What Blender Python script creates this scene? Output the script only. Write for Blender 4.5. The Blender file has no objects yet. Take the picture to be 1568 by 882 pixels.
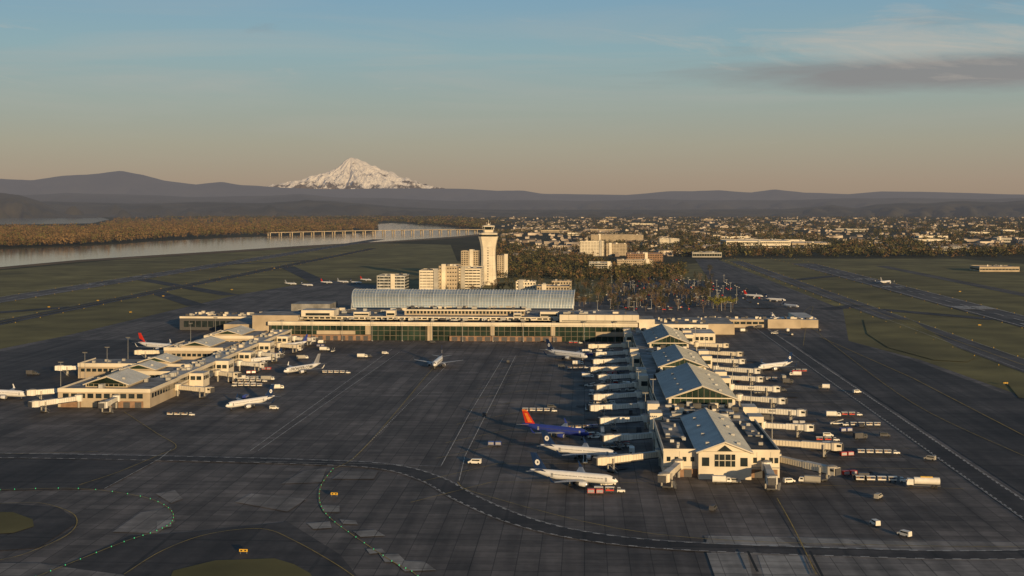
import bpy, math, random
import numpy as np
from mathutils import noise, Vector
R = random.Random(7)
NR = np.random.RandomState(11)
CAMH = 120.0
PHI = math.atan(111/1950.0)      # airport grid is turned 3.3 deg from the camera heading
CP, SP = math.cos(PHI), math.sin(PHI)

# ---- survey helper: bearing/depression read from the photo -> airport grid coordinates (b across, a along) on level z
def site(px, py, z=0.0):
    k = (py-316.0)/(CAMH-z)
    X = (px-784.0)/k; Y = 1950.0/k
    return (X*CP - Y*SP, X*SP + Y*CP)
def world(b, a):
    return (b*CP + a*SP, -b*SP + a*CP)

# ---------------------------------------------------------------- materials
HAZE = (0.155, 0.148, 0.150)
def haze(nt, sh, L, col=HAZE, mx=1.0):  # aerial haze painted into the surface as emission, stronger with distance from origin
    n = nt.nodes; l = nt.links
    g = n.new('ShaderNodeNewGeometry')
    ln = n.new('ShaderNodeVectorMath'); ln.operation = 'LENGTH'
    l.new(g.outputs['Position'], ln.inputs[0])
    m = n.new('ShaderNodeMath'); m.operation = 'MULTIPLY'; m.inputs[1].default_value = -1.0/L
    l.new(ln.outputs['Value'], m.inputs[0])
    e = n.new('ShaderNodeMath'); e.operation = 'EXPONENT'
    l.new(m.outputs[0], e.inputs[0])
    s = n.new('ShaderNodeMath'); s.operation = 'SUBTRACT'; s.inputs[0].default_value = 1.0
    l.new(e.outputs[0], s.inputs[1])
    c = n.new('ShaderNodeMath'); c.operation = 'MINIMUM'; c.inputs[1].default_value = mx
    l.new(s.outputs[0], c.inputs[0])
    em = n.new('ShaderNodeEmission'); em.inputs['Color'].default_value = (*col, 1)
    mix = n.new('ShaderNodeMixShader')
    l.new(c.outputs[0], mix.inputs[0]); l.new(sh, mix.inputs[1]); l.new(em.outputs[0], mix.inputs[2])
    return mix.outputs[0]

def M(name, col, rough=0.7, var=0.18, scale=0.15, metal=0.0, col2=None, hz=None, emit=None, spec=0.3, detail=5, lo=0.35, hi=0.65, big=0.0, hcol=HAZE):
    m = bpy.data.materials.new(name); m.use_nodes = True
    nt = m.node_tree; n = nt.nodes; l = nt.links
    bs = n['Principled BSDF']; out = n['Material Output']
    tc = n.new('ShaderNodeTexCoord')
    nz = n.new('ShaderNodeTexNoise'); nz.inputs['Scale'].default_value = scale; nz.inputs['Detail'].default_value = detail
    l.new(tc.outputs['Object'], nz.inputs['Vector'])
    rp = n.new('ShaderNodeValToRGB')
    rp.color_ramp.elements[0].position = lo; rp.color_ramp.elements[1].position = hi
    c2 = col2 if col2 else tuple(min(1, c*(1+var)) for c in col)
    c1 = col if col2 else tuple(c*(1-var) for c in col)
    rp.color_ramp.elements[0].color = (*c1, 1); rp.color_ramp.elements[1].color = (*c2, 1)
    l.new(nz.outputs['Fac'], rp.inputs[0]); cur = rp.outputs[0]
    if big:   # second, broader tone variation
        q = n.new('ShaderNodeTexNoise'); q.inputs['Scale'].default_value = big; q.inputs['Detail'].default_value = 6; q.inputs['Roughness'].default_value = .6; l.new(tc.outputs['Object'], q.inputs['Vector'])
        r = n.new('ShaderNodeMapRange'); r.inputs[1].default_value = .3; r.inputs[2].default_value = .7; r.inputs[3].default_value = .55; r.inputs[4].default_value = 1.35; l.new(q.outputs['Fac'], r.inputs[0])
        v = n.new('ShaderNodeVectorMath'); v.operation = 'SCALE'; l.new(cur, v.inputs[0]); l.new(r.outputs[0], v.inputs['Scale']); cur = v.outputs[0]
    l.new(cur, bs.inputs['Base Color'])
    bs.inputs['Roughness'].default_value = rough; bs.inputs['Metallic'].default_value = metal
    bs.inputs['Specular IOR Level'].default_value = spec
    if emit:
        bs.inputs['Emission Color'].default_value = (*emit[0], 1); bs.inputs['Emission Strength'].default_value = emit[1]
    if hz: l.new(haze(nt, bs.outputs[0], hz, hcol), out.inputs['Surface'])
    return m

def pavement(name, cA, cB, joint, panel=7.6, rough=0.75, stain=0.55):
    """slab/asphalt pavement: slab to slab tone, joints, large patches, stains"""
    m = bpy.data.materials.new(name); m.use_nodes = True
    nt = m.node_tree; n = nt.nodes; l = nt.links; bs = n['Principled BSDF']
    tc = n.new('ShaderNodeTexCoord')
    def brick(p, a, b, j, ms, bias):
        br = n.new('ShaderNodeTexBrick'); br.offset = 0.0
        br.inputs['Color1'].default_value = (*a, 1); br.inputs['Color2'].default_value = (*b, 1); br.inputs['Mortar'].default_value = (*j, 1)
        br.inputs['Scale'].default_value = 1.0/p; br.inputs['Brick Width'].default_value = 1.0; br.inputs['Row Height'].default_value = 1.0
        br.inputs['Mortar Size'].default_value = ms; br.inputs['Bias'].default_value = bias
        l.new(tc.outputs['Object'], br.inputs['Vector']); return br.outputs['Color']
    b1 = brick(panel, cA, cB, joint, .022, -.3)
    b2 = brick(panel*5, (.86,.86,.86), (1.16,1.15,1.14), (.8,.8,.8), .006, 0)
    mx = n.new('ShaderNodeMix'); mx.data_type='RGBA'; mx.blend_type='MULTIPLY'; mx.inputs[0].default_value=1; l.new(b1,mx.inputs[6]); l.new(b2,mx.inputs[7])
    def nfac(vec, sc, det, rgh, a, b, c, d):
        q = n.new('ShaderNodeTexNoise'); q.inputs['Scale'].default_value = sc; q.inputs['Detail'].default_value = det; q.inputs['Roughness'].default_value = rgh
        l.new(vec, q.inputs['Vector'])
        r = n.new('ShaderNodeMapRange'); r.inputs[1].default_value = a; r.inputs[2].default_value = b; r.inputs[3].default_value = c; r.inputs[4].default_value = d
        l.new(q.outputs['Fac'], r.inputs[0]); return r.outputs[0]
    mp = n.new('ShaderNodeMapping'); mp.inputs['Scale'].default_value = (0.14, 0.008, 1); l.new(tc.outputs['Object'], mp.inputs[0])
    mp2 = n.new('ShaderNodeMapping'); mp2.inputs['Scale'].default_value = (0.012, 0.16, 1); l.new(tc.outputs['Object'], mp2.inputs[0])
    f = [nfac(tc.outputs['Object'], 0.012, 8, .65, .3, .7, stain, 1.3), nfac(mp.outputs[0], 1.0, 6, .5, .35, .6, .72, 1.12),
         nfac(mp2.outputs[0], 1.0, 6, .5, .35, .6, .82, 1.08), nfac(tc.outputs['Object'], 0.25, 4, .6, .3, .7, .85, 1.15)]
    cur = f[0]
    for k in f[1:]:
        mm = n.new('ShaderNodeMath'); mm.operation = 'MULTIPLY'; l.new(cur, mm.inputs[0]); l.new(k, mm.inputs[1]); cur = mm.outputs[0]
    vm = n.new('ShaderNodeVectorMath'); vm.operation = 'SCALE'
    l.new(mx.outputs[2], vm.inputs[0]); l.new(cur, vm.inputs['Scale'])
    l.new(vm.outputs[0], bs.inputs['Base Color'])
    bs.inputs['Roughness'].default_value = rough; bs.inputs['Specular IOR Level'].default_value = 0.2
    return m

mt = {}
mt['wall'] = M('cream_wall', (0.64,0.57,0.45), 0.7, 0.12, 0.08)
mt['wall2'] = M('tan_wall', (0.40,0.33,0.24), 0.8, 0.15, 0.08)
mt['brick'] = M('brick_wall', (0.24,0.15,0.10), 0.85, 0.2, 0.3)
mt['conc'] = M('concrete_wall', (0.36,0.34,0.30), 0.8, 0.15, 0.1)
mt['mull'] = M('bronze_mullion', (0.13,0.115,0.085), 0.6, 0.2, 0.1)
mt['white'] = M('white_paint', (0.70,0.67,0.60), 0.5, 0.1, 0.3)
mt['roofd'] = M('dark_roof', (0.07,0.068,0.065), 0.9, 0.4, 0.12)
mt['roofg'] = M('grey_membrane_roof', (0.22,0.215,0.205), 0.85, 0.35, 0.1)
mt['roofl'] = M('light_roof', (0.42,0.41,0.38), 0.8, 0.25, 0.1)
mt['metal'] = M('standing_seam_metal', (0.62,0.63,0.60), 0.45, 0.14, 0.12, 0.2, spec=0.5)
mt['seam'] = M('seam_rib', (0.34,0.35,0.34), 0.5, 0.1, 0.1, 0.2)
mt['glass'] = M('dark_window_glass', (0.02,0.028,0.03), 0.12, 0.3, 0.2, 0.0, spec=0.8)
mt['ggreen'] = M('green_curtain_glass', (0.02,0.036,0.026), 0.15, 0.6, 0.06, 0.0, spec=0.8)
mt['canopy'] = M('canopy_glass_roof', (0.36,0.42,0.44), 0.3, 0.2, 0.06, 0.3, spec=0.7)
mt['rib'] = M('canopy_rib_steel', (0.60,0.62,0.60), 0.5, 0.05, 0.5, 0.2)
mt['steel'] = M('galvanised_steel', (0.35,0.35,0.34), 0.5, 0.1, 0.5, 0.5)
mt['black'] = M('rubber_black', (0.02,0.02,0.02), 0.8, 0.1, 1)
mt['dgrey'] = M('dark_grey_paint', (0.07,0.07,0.075), 0.6, 0.1, 1)
mt['navy'] = M('navy_paint', (0.012,0.03,0.09), 0.35, 0.1, 1)
mt['blue'] = M('blue_fuselage_paint', (0.03,0.05,0.26), 0.35, 0.08, 0.5)
mt['red'] = M('red_paint', (0.55,0.035,0.02), 0.4, 0.1, 1)
mt['orange'] = M('orange_paint', (0.75,0.2,0.03), 0.4, 0.1, 1)
mt['yellow'] = M('yellow_paint', (0.6,0.36,0.04), 0.5, 0.15, 1)
mt['fus'] = M('white_fuselage_paint', (0.72,0.71,0.69), 0.3, 0.05, 0.4)
mt['silver'] = M('bare_aluminium', (0.5,0.5,0.52), 0.3, 0.08, 0.6, 0.6)
mt['wing'] = M('grey_wing_paint', (0.33,0.34,0.35), 0.4, 0.08, 0.4)
mt['mw'] = M('marking_white', (0.24,0.23,0.22), 0.8, col2=(0.60,0.58,0.54), scale=0.25, lo=.35, hi=.55)
mt['my'] = M('marking_yellow', (0.20,0.155,0.06), 0.8, col2=(0.44,0.31,0.07), scale=0.2, lo=.35, hi=.6)
mt['grassA'] = M('airfield_grass', (0.088,0.078,0.024), 0.95, col2=(0.19,0.165,0.058), scale=0.02, detail=10, lo=0.30, hi=0.70, hz=50000, big=0.0035)
mt['asph'] = pavement('asphalt', (0.066,0.059,0.056), (0.078,0.070,0.066), (0.05,0.046,0.044), 30)
mt['asph2'] = pavement('runway_asphalt', (0.12,0.108,0.10), (0.14,0.126,0.118), (0.10,0.092,0.088), 60)
mt['apron'] = pavement('apron_concrete', (0.108,0.095,0.087), (0.165,0.146,0.133), (0.06,0.053,0.049), 7.6, stain=.62)
mt['slab'] = pavement('new_concrete_slab', (0.25,0.235,0.215), (0.31,0.29,0.265), (0.13,0.12,0.11), 7.6, stain=0.75)
mt['slab2'] = pavement('old_concrete_slab', (0.17,0.155,0.142), (0.225,0.205,0.188), (0.09,0.082,0.075), 7.6, stain=0.7)
mt['lot'] = pavement('car_park_asphalt', (0.07,0.066,0.063), (0.085,0.08,0.076), (0.11,0.105,0.10), 16)
mt['leafA'] = M('foliage_dark_green', (0.026,0.028,0.012), 0.9, col2=(0.075,0.068,0.028), scale=0.02, hz=45000)
mt['leafB'] = M('foliage_brown_buds', (0.085,0.053,0.024), 0.9, col2=(0.18,0.115,0.052), scale=0.01, hz=45000)
mt['leafC'] = M('foliage_olive', (0.065,0.060,0.020), 0.9, col2=(0.135,0.118,0.040), scale=0.03, hz=45000)
mt['leafR'] = M('foliage_bare_twigs', (0.10,0.075,0.052), 0.9, col2=(0.21,0.165,0.12), scale=0.05)
mt['leafY'] = M('foliage_yellow_green', (0.15,0.15,0.018), 0.9, col2=(0.24,0.22,0.03), scale=0.3)
mt['conif'] = M('foliage_conifer', (0.016,0.022,0.011), 0.9, col2=(0.038,0.044,0.020), scale=0.3, hz=45000)
mt['bark'] = M('bark', (0.15,0.115,0.09), 0.95, 0.3, 1.0)
mt['house'] = M('house_walls', (0.18,0.14,0.11), 0.8, col2=(0.66,0.56,0.44), scale=0.012, detail=3, lo=0.42, hi=0.64, hz=45000)
mt['hroof'] = M('house_roofs', (0.08,0.072,0.065), 0.8, col2=(0.28,0.25,0.22), scale=0.008, detail=3, lo=0.42, hi=0.65, hz=45000)

# ---------------------------------------------------------------- mesh builder
class MB:
    def __init__(s): s.v=[]; s.f=[]; s.m=[]; s.mats=[]
    def mi(s, k):
        k = mt[k] if isinstance(k, str) else k
        if k not in s.mats: s.mats.append(k)
        return s.mats.index(k)
    def poly(s, pts, mat):
        i=len(s.v); s.v += [tuple(p) for p in pts]; s.f.append(tuple(range(i,i+len(pts)))); s.m.append(s.mi(mat))
    def box(s, x0,x1,y0,y1,z0,z1, mat, top=None):
        i=len(s.v)
        s.v += [(x0,y0,z0),(x1,y0,z0),(x1,y1,z0),(x0,y1,z0),(x0,y0,z1),(x1,y0,z1),(x1,y1,z1),(x0,y1,z1)]
        for j,f in enumerate([(0,1,5,4),(1,2,6,5),(2,3,7,6),(3,0,4,7),(4,5,6,7),(3,2,1,0)]):
            s.f.append(tuple(i+t for t in f)); s.m.append(s.mi(top if (top and j==4) else mat))
    def obox(s, cx,cy,z0,L,W,H,ang,mat,top=None,taper=1.0):
        i=len(s.v); c,d=math.cos(ang),math.sin(ang)
        for z,t in ((z0,1.0),(z0+H,taper)):
            for x,y in ((-L/2,-W/2),(L/2,-W/2),(L/2,W/2),(-L/2,W/2)):
                x*=t; y*=t
                s.v.append((cx+x*c-y*d, cy+x*d+y*c, z))
        for j,f in enumerate([(0,1,5,4),(1,2,6,5),(2,3,7,6),(3,0,4,7),(4,5,6,7),(3,2,1,0)]):
            s.f.append(tuple(i+t for t in f)); s.m.append(s.mi(top if (top and j==4) else mat))
    def loft(s, rings, mat, cap=True):
        n=len(rings[0]); i=len(s.v)
        for r in rings: s.v += [tuple(p) for p in r]
        for a in range(len(rings)-1):
            for j in range(n):
                s.f.append((i+a*n+j, i+a*n+(j+1)%n, i+(a+1)*n+(j+1)%n, i+(a+1)*n+j))
                s.m.append(s.mi(mat(a,j) if callable(mat) else mat))
        if cap:
            mm = s.mi(mat(0,0) if callable(mat) else mat)
            s.f.append(tuple(i+j for j in range(n))[::-1]); s.m.append(mm)
            s.f.append(tuple(i+(len(rings)-1)*n+j for j in range(n))); s.m.append(mm)
    def cyl(s, x,y,z0,z1,r0,r1,mat,n=16):
        s.loft([[(x+r*math.cos(2*math.pi*j/n), y+r*math.sin(2*math.pi*j/n), z) for j in range(n)] for z,r in ((z0,r0),(z1,r1))], mat)
    def rod(s, p, q, r, mat, n=5, r2=None):
        p=Vector(p); q=Vector(q); d=(q-p).normalized()
        u=d.cross(Vector((0,0,1)))
        if u.length<1e-3: u=Vector((1,0,0))
        u.normalize(); w=d.cross(u); r2=r if r2 is None else r2
        s.loft([[p_+(u*math.cos(2*math.pi*j/n)+w*math.sin(2*math.pi*j/n))*rr for j in range(n)] for p_,rr in ((p,r),(q,r2))], mat)
    def mesh(s, name):
        me=bpy.data.meshes.new(name); me.from_pydata(s.v,[],s.f)
        for m in s.mats: me.materials.append(m)
        me.polygons.foreach_set('material_index', s.m); me.update()
        return me
    def finish(s, name, b=0,a=0,z=0,rot=0):
        return place(s.mesh(name),name,b,a,z,rot)
def place(me, name, b=0,a=0,z=0,rot=0,sc=1.0):
    o=bpy.data.objects.new(name, me); bpy.context.scene.collection.objects.link(o)
    x,y=world(b,a); o.location=(x,y,z); o.rotation_euler=(0,0,rot-PHI)
    if sc!=1.0: o.scale=(sc,sc,sc)
    return o

# ---------------------------------------------------------------- ground
def sheet(name, polys, z, mat):
    mb=MB()
    for i,p in enumerate(polys): mb.poly([(q[0],q[1],z+0.004*i) for q in p], mat)
    return mb.finish(name)

def ground_mat():
    m=bpy.data.materials.new('ground_land_cover'); m.use_nodes=True
    nt=m.node_tree; n=nt.nodes; l=nt.links; bs=n['Principled BSDF']
    tc=n.new('ShaderNodeTexCoord')
    n1=n.new('ShaderNodeTexNoise'); n1.inputs['Scale'].default_value=0.0011; n1.inputs['Detail'].default_value=12; n1.inputs['Roughness'].default_value=0.7
    l.new(tc.outputs['Object'],n1.inputs['Vector'])
    rp=n.new('ShaderNodeValToRGB'); cr=rp.color_ramp
    cr.elements[0].position=0.30; cr.elements[0].color=(0.030,0.032,0.016,1)
    cr.elements[1].position=0.75; cr.elements[1].color=(0.16,0.13,0.08,1)
    e=cr.elements.new(0.5); e.color=(0.055,0.052,0.026,1)
    e=cr.elements.new(0.62); e.color=(0.09,0.08,0.036,1)
    l.new(n1.outputs['Fac'],rp.inputs[0])
    vo=n.new('ShaderNodeTexVoronoi'); vo.inputs['Scale'].default_value=0.02
    l.new(tc.outputs['Object'],vo.inputs['Vector'])
    r2=n.new('ShaderNodeValToRGB'); r2.color_ramp.elements[0].position=0.0; r2.color_ramp.elements[0].color=(1.8,1.65,1.5,1)
    r2.color_ramp.elements[1].position=0.35; r2.color_ramp.elements[1].color=(0.8,0.8,0.8,1)
    l.new(vo.outputs['Distance'],r2.inputs[0])
    mx=n.new('ShaderNodeMix'); mx.data_type='RGBA'; mx.blend_type='MULTIPLY'; mx.inputs[0].default_value=1
    l.new(rp.outputs[0],mx.inputs[6]); l.new(r2.outputs[0],mx.inputs[7]); l.new(mx.outputs[2],bs.inputs['Base Color'])
    bs.inputs['Roughness'].default_value=0.95; bs.inputs['Specular IOR Level'].default_value=0.1
    l.new(haze(nt,bs.outputs[0],38000),n['Material Output'].inputs['Surface'])
    return m
sheet('ground', [[(-60000,-2000),(60000,-2000),(60000,95000),(-60000,95000)]], 0.0, ground_mat())
sheet('airfield_grass_field', [[(-1500,-600),(1500,-600),(1500,1500),site(1900,432),site(1568,404),site(1470,396),site(1120,396),site(1050,405),
      site(900,420),site(700,400),site(690,375),site(560,372),site(380,385),site(180,398),site(0,414),(-1500,2000)]], 0.08, mt['grassA'])
apron=[(-520,-300),(300,-300),(300,300),(285,700),(262,1010),(235,1150),(300,1500),(300,2900),(250,2900),(180,1700),(110,1600),(-120,1600),(-300,1900),(-420,2050),(-470,1700),(-480,1150),(-505,900)]
sheet('apron', [apron], 0.16, mt['apron'])
strips=[(-770,-724,-300,4600,'runway','asph2'),(-612,-588,-300,3600,'taxiway','asph'),(432,480,150,2700,'runway','asph2'),(316,344,-300,2800,'taxiway','asph2'),(584,606,300,2600,'taxiway','asph2')]
zz=0.20
for b0,b1,a0,a1,nm,mk in strips:
    sheet(nm,[[(b0,a0),(b1,a0),(b1,a1),(b0,a1)]],zz,mt[mk]); zz+=0.008
con=[]
for (b0,a0,b1,a1,w) in [(-724,1300,-612,1480,24),(-724,2050,-480,1700,26),(-588,1080,-490,960,28),(-724,1000,-600,850,24),(-600,1750,-470,1520,24),(-730,2600,-600,2800,24),(-590,2500,-420,2000,30),
                       (344,900,432,1010,24),(344,1500,432,1380,24),(480,1250,590,1350,22),(280,1500,330,1560,26),(344,2100,450,2250,24),(275,800,330,860,26),(285,560,330,600,30)]:
    d=Vector((b1-b0,a1-a0)); d.normalize(); nx,ny=-d.y*w/2,d.x*w/2
    e=6
    con.append([(b0-nx-d.x*e,a0-ny-d.y*e),(b1-nx+d.x*e,a1-ny+d.y*e),(b1+nx+d.x*e,a1+ny+d.y*e),(b0+nx-d.x*e,a0+ny-d.y*e)])
sheet('taxiway_connector', con, 0.25, mt['asph'])
P=lambda L:[site(x,y) for x,y in L]
sheet('asphalt_taxilane', [
   [(182,250),(290,250),(278,700),(255,1010),(230,1180),(182,1180)],
   [(-505,720),(-350,720),(-345,860),(-330,1000),(-330,1120),(-470,1120),(-495,900)],
   P([(-600,696),(0,697),(240,706),(160,750),(0,752),(-600,750)]),
   P([(-200,772),(0,772),(90,778),(120,800),(60,840),(-200,860)]),
   P([(90,870),(200,822),(300,815),(440,800),(520,850),(560,900),(60,900)]),
   ], 0.32, mt['asph'])
sheet('concrete_slab', [
   P([(1078,822),(1300,826),(1568,832),(1900,836),(1900,960),(1130,1000),(1090,850)]),
   P([(172,816),(215,786),(262,778),(268,800),(240,818)]), P([(238,757),(268,752),(280,765),(262,772)]),
   P([(360,770),(385,757),(470,765),(440,785)]),P([(430,742),(465,722),(500,718),(492,740)]),
   P([(-200,862),(60,864),(120,873),(190,882),(230,1000),(-200,1000)]),
   P([(508,735),(525,722),(580,722),(572,735)])], 0.37, mt['slab2'])
sheet('patched_concrete_slab', [
   P([(1085,822),(1190,824),(1215,838),(1080,836)]),P([(1210,824),(1300,827),(1310,836),(1235,836)]),P([(1300,828),(1420,832),(1430,840),(1320,838)]),
   P([(1082,848),(1145,850),(1155,900),(1100,900)]),P([(1160,852),(1230,853),(1245,900),(1175,900)]),P([(540,815),(575,813),(590,822),(552,824)]),P([(580,850),(610,850),(622,862),(590,863)]),
   P([(490,775),(520,776),(520,786),(495,786)]),P([(560,842),(585,842),(590,848),(566,850)]),P([(600,860),(650,862),(668,875),(620,877)]),
   P([(470,803),(505,800),(508,810),(480,812)]),P([(240,800),(264,797),(262,808),(240,812)]),P([(520,797),(545,799),(548,805),(525,804)])], 0.42, mt['slab'])
sheet('grass_island', [P([(-60,785),(20,786),(50,797),(52,808),(20,818),(-60,822)]), P([(265,876),(330,860),(420,857),(450,866),(475,880),(520,960),(230,960)]),
   P([(1322,490),(1395,490),(1492,549),(1480,555),(1430,552),(1360,533),(1328,512)]),
   P([(1540,585),(1600,590),(1640,620),(1560,610)])], 0.50, mt['grassA'])

# ---- markings
MZ=[0.56]
def smooth_path(pts, step=6):
    out=[]
    n=len(pts)
    for i in range(n-1):
        p0=pts[max(i-1,0)];p1=pts[i];p2=pts[i+1];p3=pts[min(i+2,n-1)]
        for t in range(step):
            u=t/step
            out.append(tuple(0.5*((2*p1[k])+(-p0[k]+p2[k])*u+(2*p0[k]-5*p1[k]+4*p2[k]-p3[k])*u*u+(-p0[k]+3*p1[k]-3*p2[k]+p3[k])*u**3) for k in (0,1)))
    out.append(pts[-1]); return out
def ribbon(mb, pts, w, mat, dash=None, off=0.0):
    z=MZ[0]; MZ[0]+=0.004
    P_=[Vector(p) for p in pts]
    acc=0.0; on=True
    def q(a,b,nx): mb.poly([(a.x-nx.x*w/2,a.y-nx.y*w/2,z),(b.x-nx.x*w/2,b.y-nx.y*w/2,z),(b.x+nx.x*w/2,b.y+nx.y*w/2,z),(a.x+nx.x*w/2,a.y+nx.y*w/2,z)],mat)
    for i in range(len(P_)-1):
        d=P_[i+1]-P_[i]; L=d.length
        if L<1e-6: continue
        d/=L; nx=Vector((-d.y,d.x))
        if not dash: q(P_[i]+nx*off,P_[i+1]+nx*off,nx)
        else:
            t=0.0
            while t<L:
                e=min(L,t+dash-acc)
                if on and e-t>0.05: q(P_[i]+d*t+nx*off,P_[i]+d*e+nx*off,nx)
                acc+=e-t; t=e
                if acc>=dash-1e-6: acc=0; on=not on
wm=MB(); ym=MB()
def road(pts, w=5.0, lw=0.5, dash=3.0):
    for o in (-w,w): ribbon(wm,pts,lw,'mw',dash,o)
    ribbon(wm,pts,0.25,'mw',None,-w-0.7); ribbon(wm,pts,0.25,'mw',None,w+0.7)
def roadstrip(name, pts, w):
    mb=MB(); z=0.46; V=[Vector(p) for p in pts]; L=[];Rr=[]
    for i,p in enumerate(V):
        d=(V[min(i+1,len(V)-1)]-V[max(i-1,0)]).normalized(); n_=Vector((-d.y,d.x))
        L.append(p+n_*w); Rr.append(p-n_*w)
    for i in range(len(V)-1): mb.poly([(*Rr[i],z),(*Rr[i+1],z),(*L[i+1],z),(*L[i],z)],'asph')
    mb.finish(name)
r1=[(173,200),(173,1300)]
roadstrip('service_road', r1, 5); road(r1)
r2=smooth_path(P([(-300,697),(0,699),(240,703),(470,709),(590,716),(660,735),(715,765),(790,797),(880,820),(1000,835),(1150,843),(1300,848),(1450,852),(1600,850),(1800,840)]))
roadstrip('service_road', r2, 5); road(r2)
for L_ in ([(395,692),(612,540)],[(383,692),(600,536)],[(675,716),(716,640),(770,550)],[(703,738),(712,700),(790,545)],[(160,750),(245,704),(262,690)]):
    ribbon(wm,P(L_),0.28,'mw')
ribbon(wm,P([(540,705),(690,555)]),0.4,'mw',2.5)
ribbon(wm,smooth_path(P([(675,716),(560,712),(380,708)])),0.3,'mw')
ye=[[(-200,700),(0,697),(150,693)],[(510,720),(492,745),(490,772),(505,795),(545,825),(600,862),(640,885),(680,940)],
    [(510,720),(545,700),(600,640),(650,580),(672,556)],
    [(0,773),(60,772),(105,785),(118,800),(105,820),(60,842),(0,860),(-150,880)],
    [(0,752),(120,750),(215,762),(258,780),(264,800),(240,815),(190,832),(100,868),(20,900)],
    [(190,882),(250,845),(320,820),(400,812),(450,830),(520,870),(560,900)],
    [(190,632),(240,665),(270,685),(240,700),(180,725),(120,745)],
    [(1190,765),(1215,810),(1250,882)],[(1228,505),(1230,480),(1245,470),(1235,500),(1230,530)],[(700,740),(740,760),(1000,820),(1400,838),(1700,838)],
    [(1568,700),(1400,620),(1290,540),(1240,500)]]
for L_ in ye: ribbon(ym,smooth_path(P(L_)),0.32,'my')
ribbon(ym,[(230,200),(228,900),(215,1180)],0.5,'my'); ribbon(ym,[(330,-200),(330,2700)],0.6,'my'); ribbon(ym,[(-600,-200),(-600,3500)],0.8,'my'); ribbon(ym,[(595,300),(595,2600)],0.6,'my')
for a_ in [1035,975,925,880,835,790,745,690,650,600,560]:
    ribbon(ym,[(30,a_-8),(-40,a_-10),(-70,a_-50)],0.3,'my'); ribbon(ym,[(90,a_-8),(160,a_-12)],0.3,'my')
for a_ in (1080,1020,950,880,810,760): ribbon(ym,[(-250,a_-8),(-190,a_-12)],0.3,'my')
for bc,a0,a1 in ((-747,200,4500),(456,200,2650)):
    ribbon(wm,[(bc,a0),(bc,a1)],1.1,'mw',32)
    for o in (-21,21): ribbon(wm,[(bc+o,a0),(bc+o,a1)],1.0,'mw')
    for aa in (900,1150,1300,1900,2100):
        for k in (-1,1):
            for t in (5,9,13): ribbon(wm,[(bc+k*t,aa),(bc+k*t,aa+24)],2.0,'mw')
    for k in range(-8,9):
        if k: ribbon(wm,[(bc+k*2.4,1500),(bc+k*2.4,1545)],1.3,'mw')
for b_ in (-614,-586,318,342): ribbon(wm,[(b_,0),(b_,2700)],0.3,'mw')
for k in range(30): ribbon(wm,[(-240+k*9,1118),(-240+k*9,1109)],0.25,'mw')
ribbon(wm,[(-250,1105),(20,1105)],0.3,'mw')
for a_ in range(600,1100,45):   # stand clearance lines
    ribbon(wm,[(33,a_),(-22,a_-4)],0.2,'mw'); ribbon(wm,[(120,a_+10),(160,a_+8)],0.2,'mw')
for L_ in ([(1145,850),(1160,882)],[(1240,850),(1260,890)]): ribbon(wm,P(L_),0.9,'black')
wm.finish('white_pavement_markings'); ym.finish('yellow_pavement_markings')
sm=MB(); rs=random.Random(2)
for a_ in range(590,1080,45):
    for side in (-1,1):
        b_=rs.uniform(0,14) if side<0 else rs.uniform(122,132)
        n=9; sm.poly([(b_+rs.uniform(.6,1)*7*math.cos(k*6.283/n),a_-6+rs.uniform(.6,1)*5*math.sin(k*6.283/n),.54) for k in range(n)],'asph')
sm.finish('oil_stains')

# ---------------------------------------------------------------- water
def water():
    m=bpy.data.materials.new('river_water'); m.use_nodes=True
    nt=m.node_tree; n=nt.nodes; l=nt.links; bs=n['Principled BSDF']
    bs.inputs['Base Color'].default_value=(0.08,0.072,0.058,1); bs.inputs['Roughness'].default_value=0.08; bs.inputs['Specular IOR Level'].default_value=0.5
    tc=n.new('ShaderNodeTexCoord'); nz=n.new('ShaderNodeTexNoise'); nz.inputs['Scale'].default_value=0.03; nz.inputs['Detail'].default_value=6
    l.new(tc.outputs['Object'],nz.inputs['Vector']); bp=n.new('ShaderNodeBump'); bp.inputs['Strength'].default_value=0.22; bp.inputs['Distance'].default_value=1.0
    l.new(nz.outputs['Fac'],bp.inputs['Height']); l.new(bp.outputs[0],bs.inputs['Normal'])
    l.new(haze(nt,bs.outputs[0],60000),n['Material Output'].inputs['Surface'])
    return m
wmat=water()
sheet('river', [P([(-1500,425),(0,409),(120,398),(200,393),(330,385),(470,376),(600,369),(700,362),(738,358),(720,350),(660,345),(600,341.5),(578,343),(580,353),(560,357),(420,362),(350,364),(230,370),(180,374),(80,379),(0,381.5),(-1500,390)]),
   P([(-1500,346),(0,344),(140,342),(168,336),(150,332),(0,333),(-1500,335)])],0.12,wmat)
sheet('river_bank', [P([(-1500,429),(0,412.5),(120,401),(200,396),(330,388),(470,379),(600,371),(700,364.5),(738,360),(738,358.3),(700,362.3),(600,369.3),(470,376.3),(330,385.3),(200,393.3),(120,398.3),(0,409.3),(-1500,425.3)])],0.14,mt['leafB'])

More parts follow.
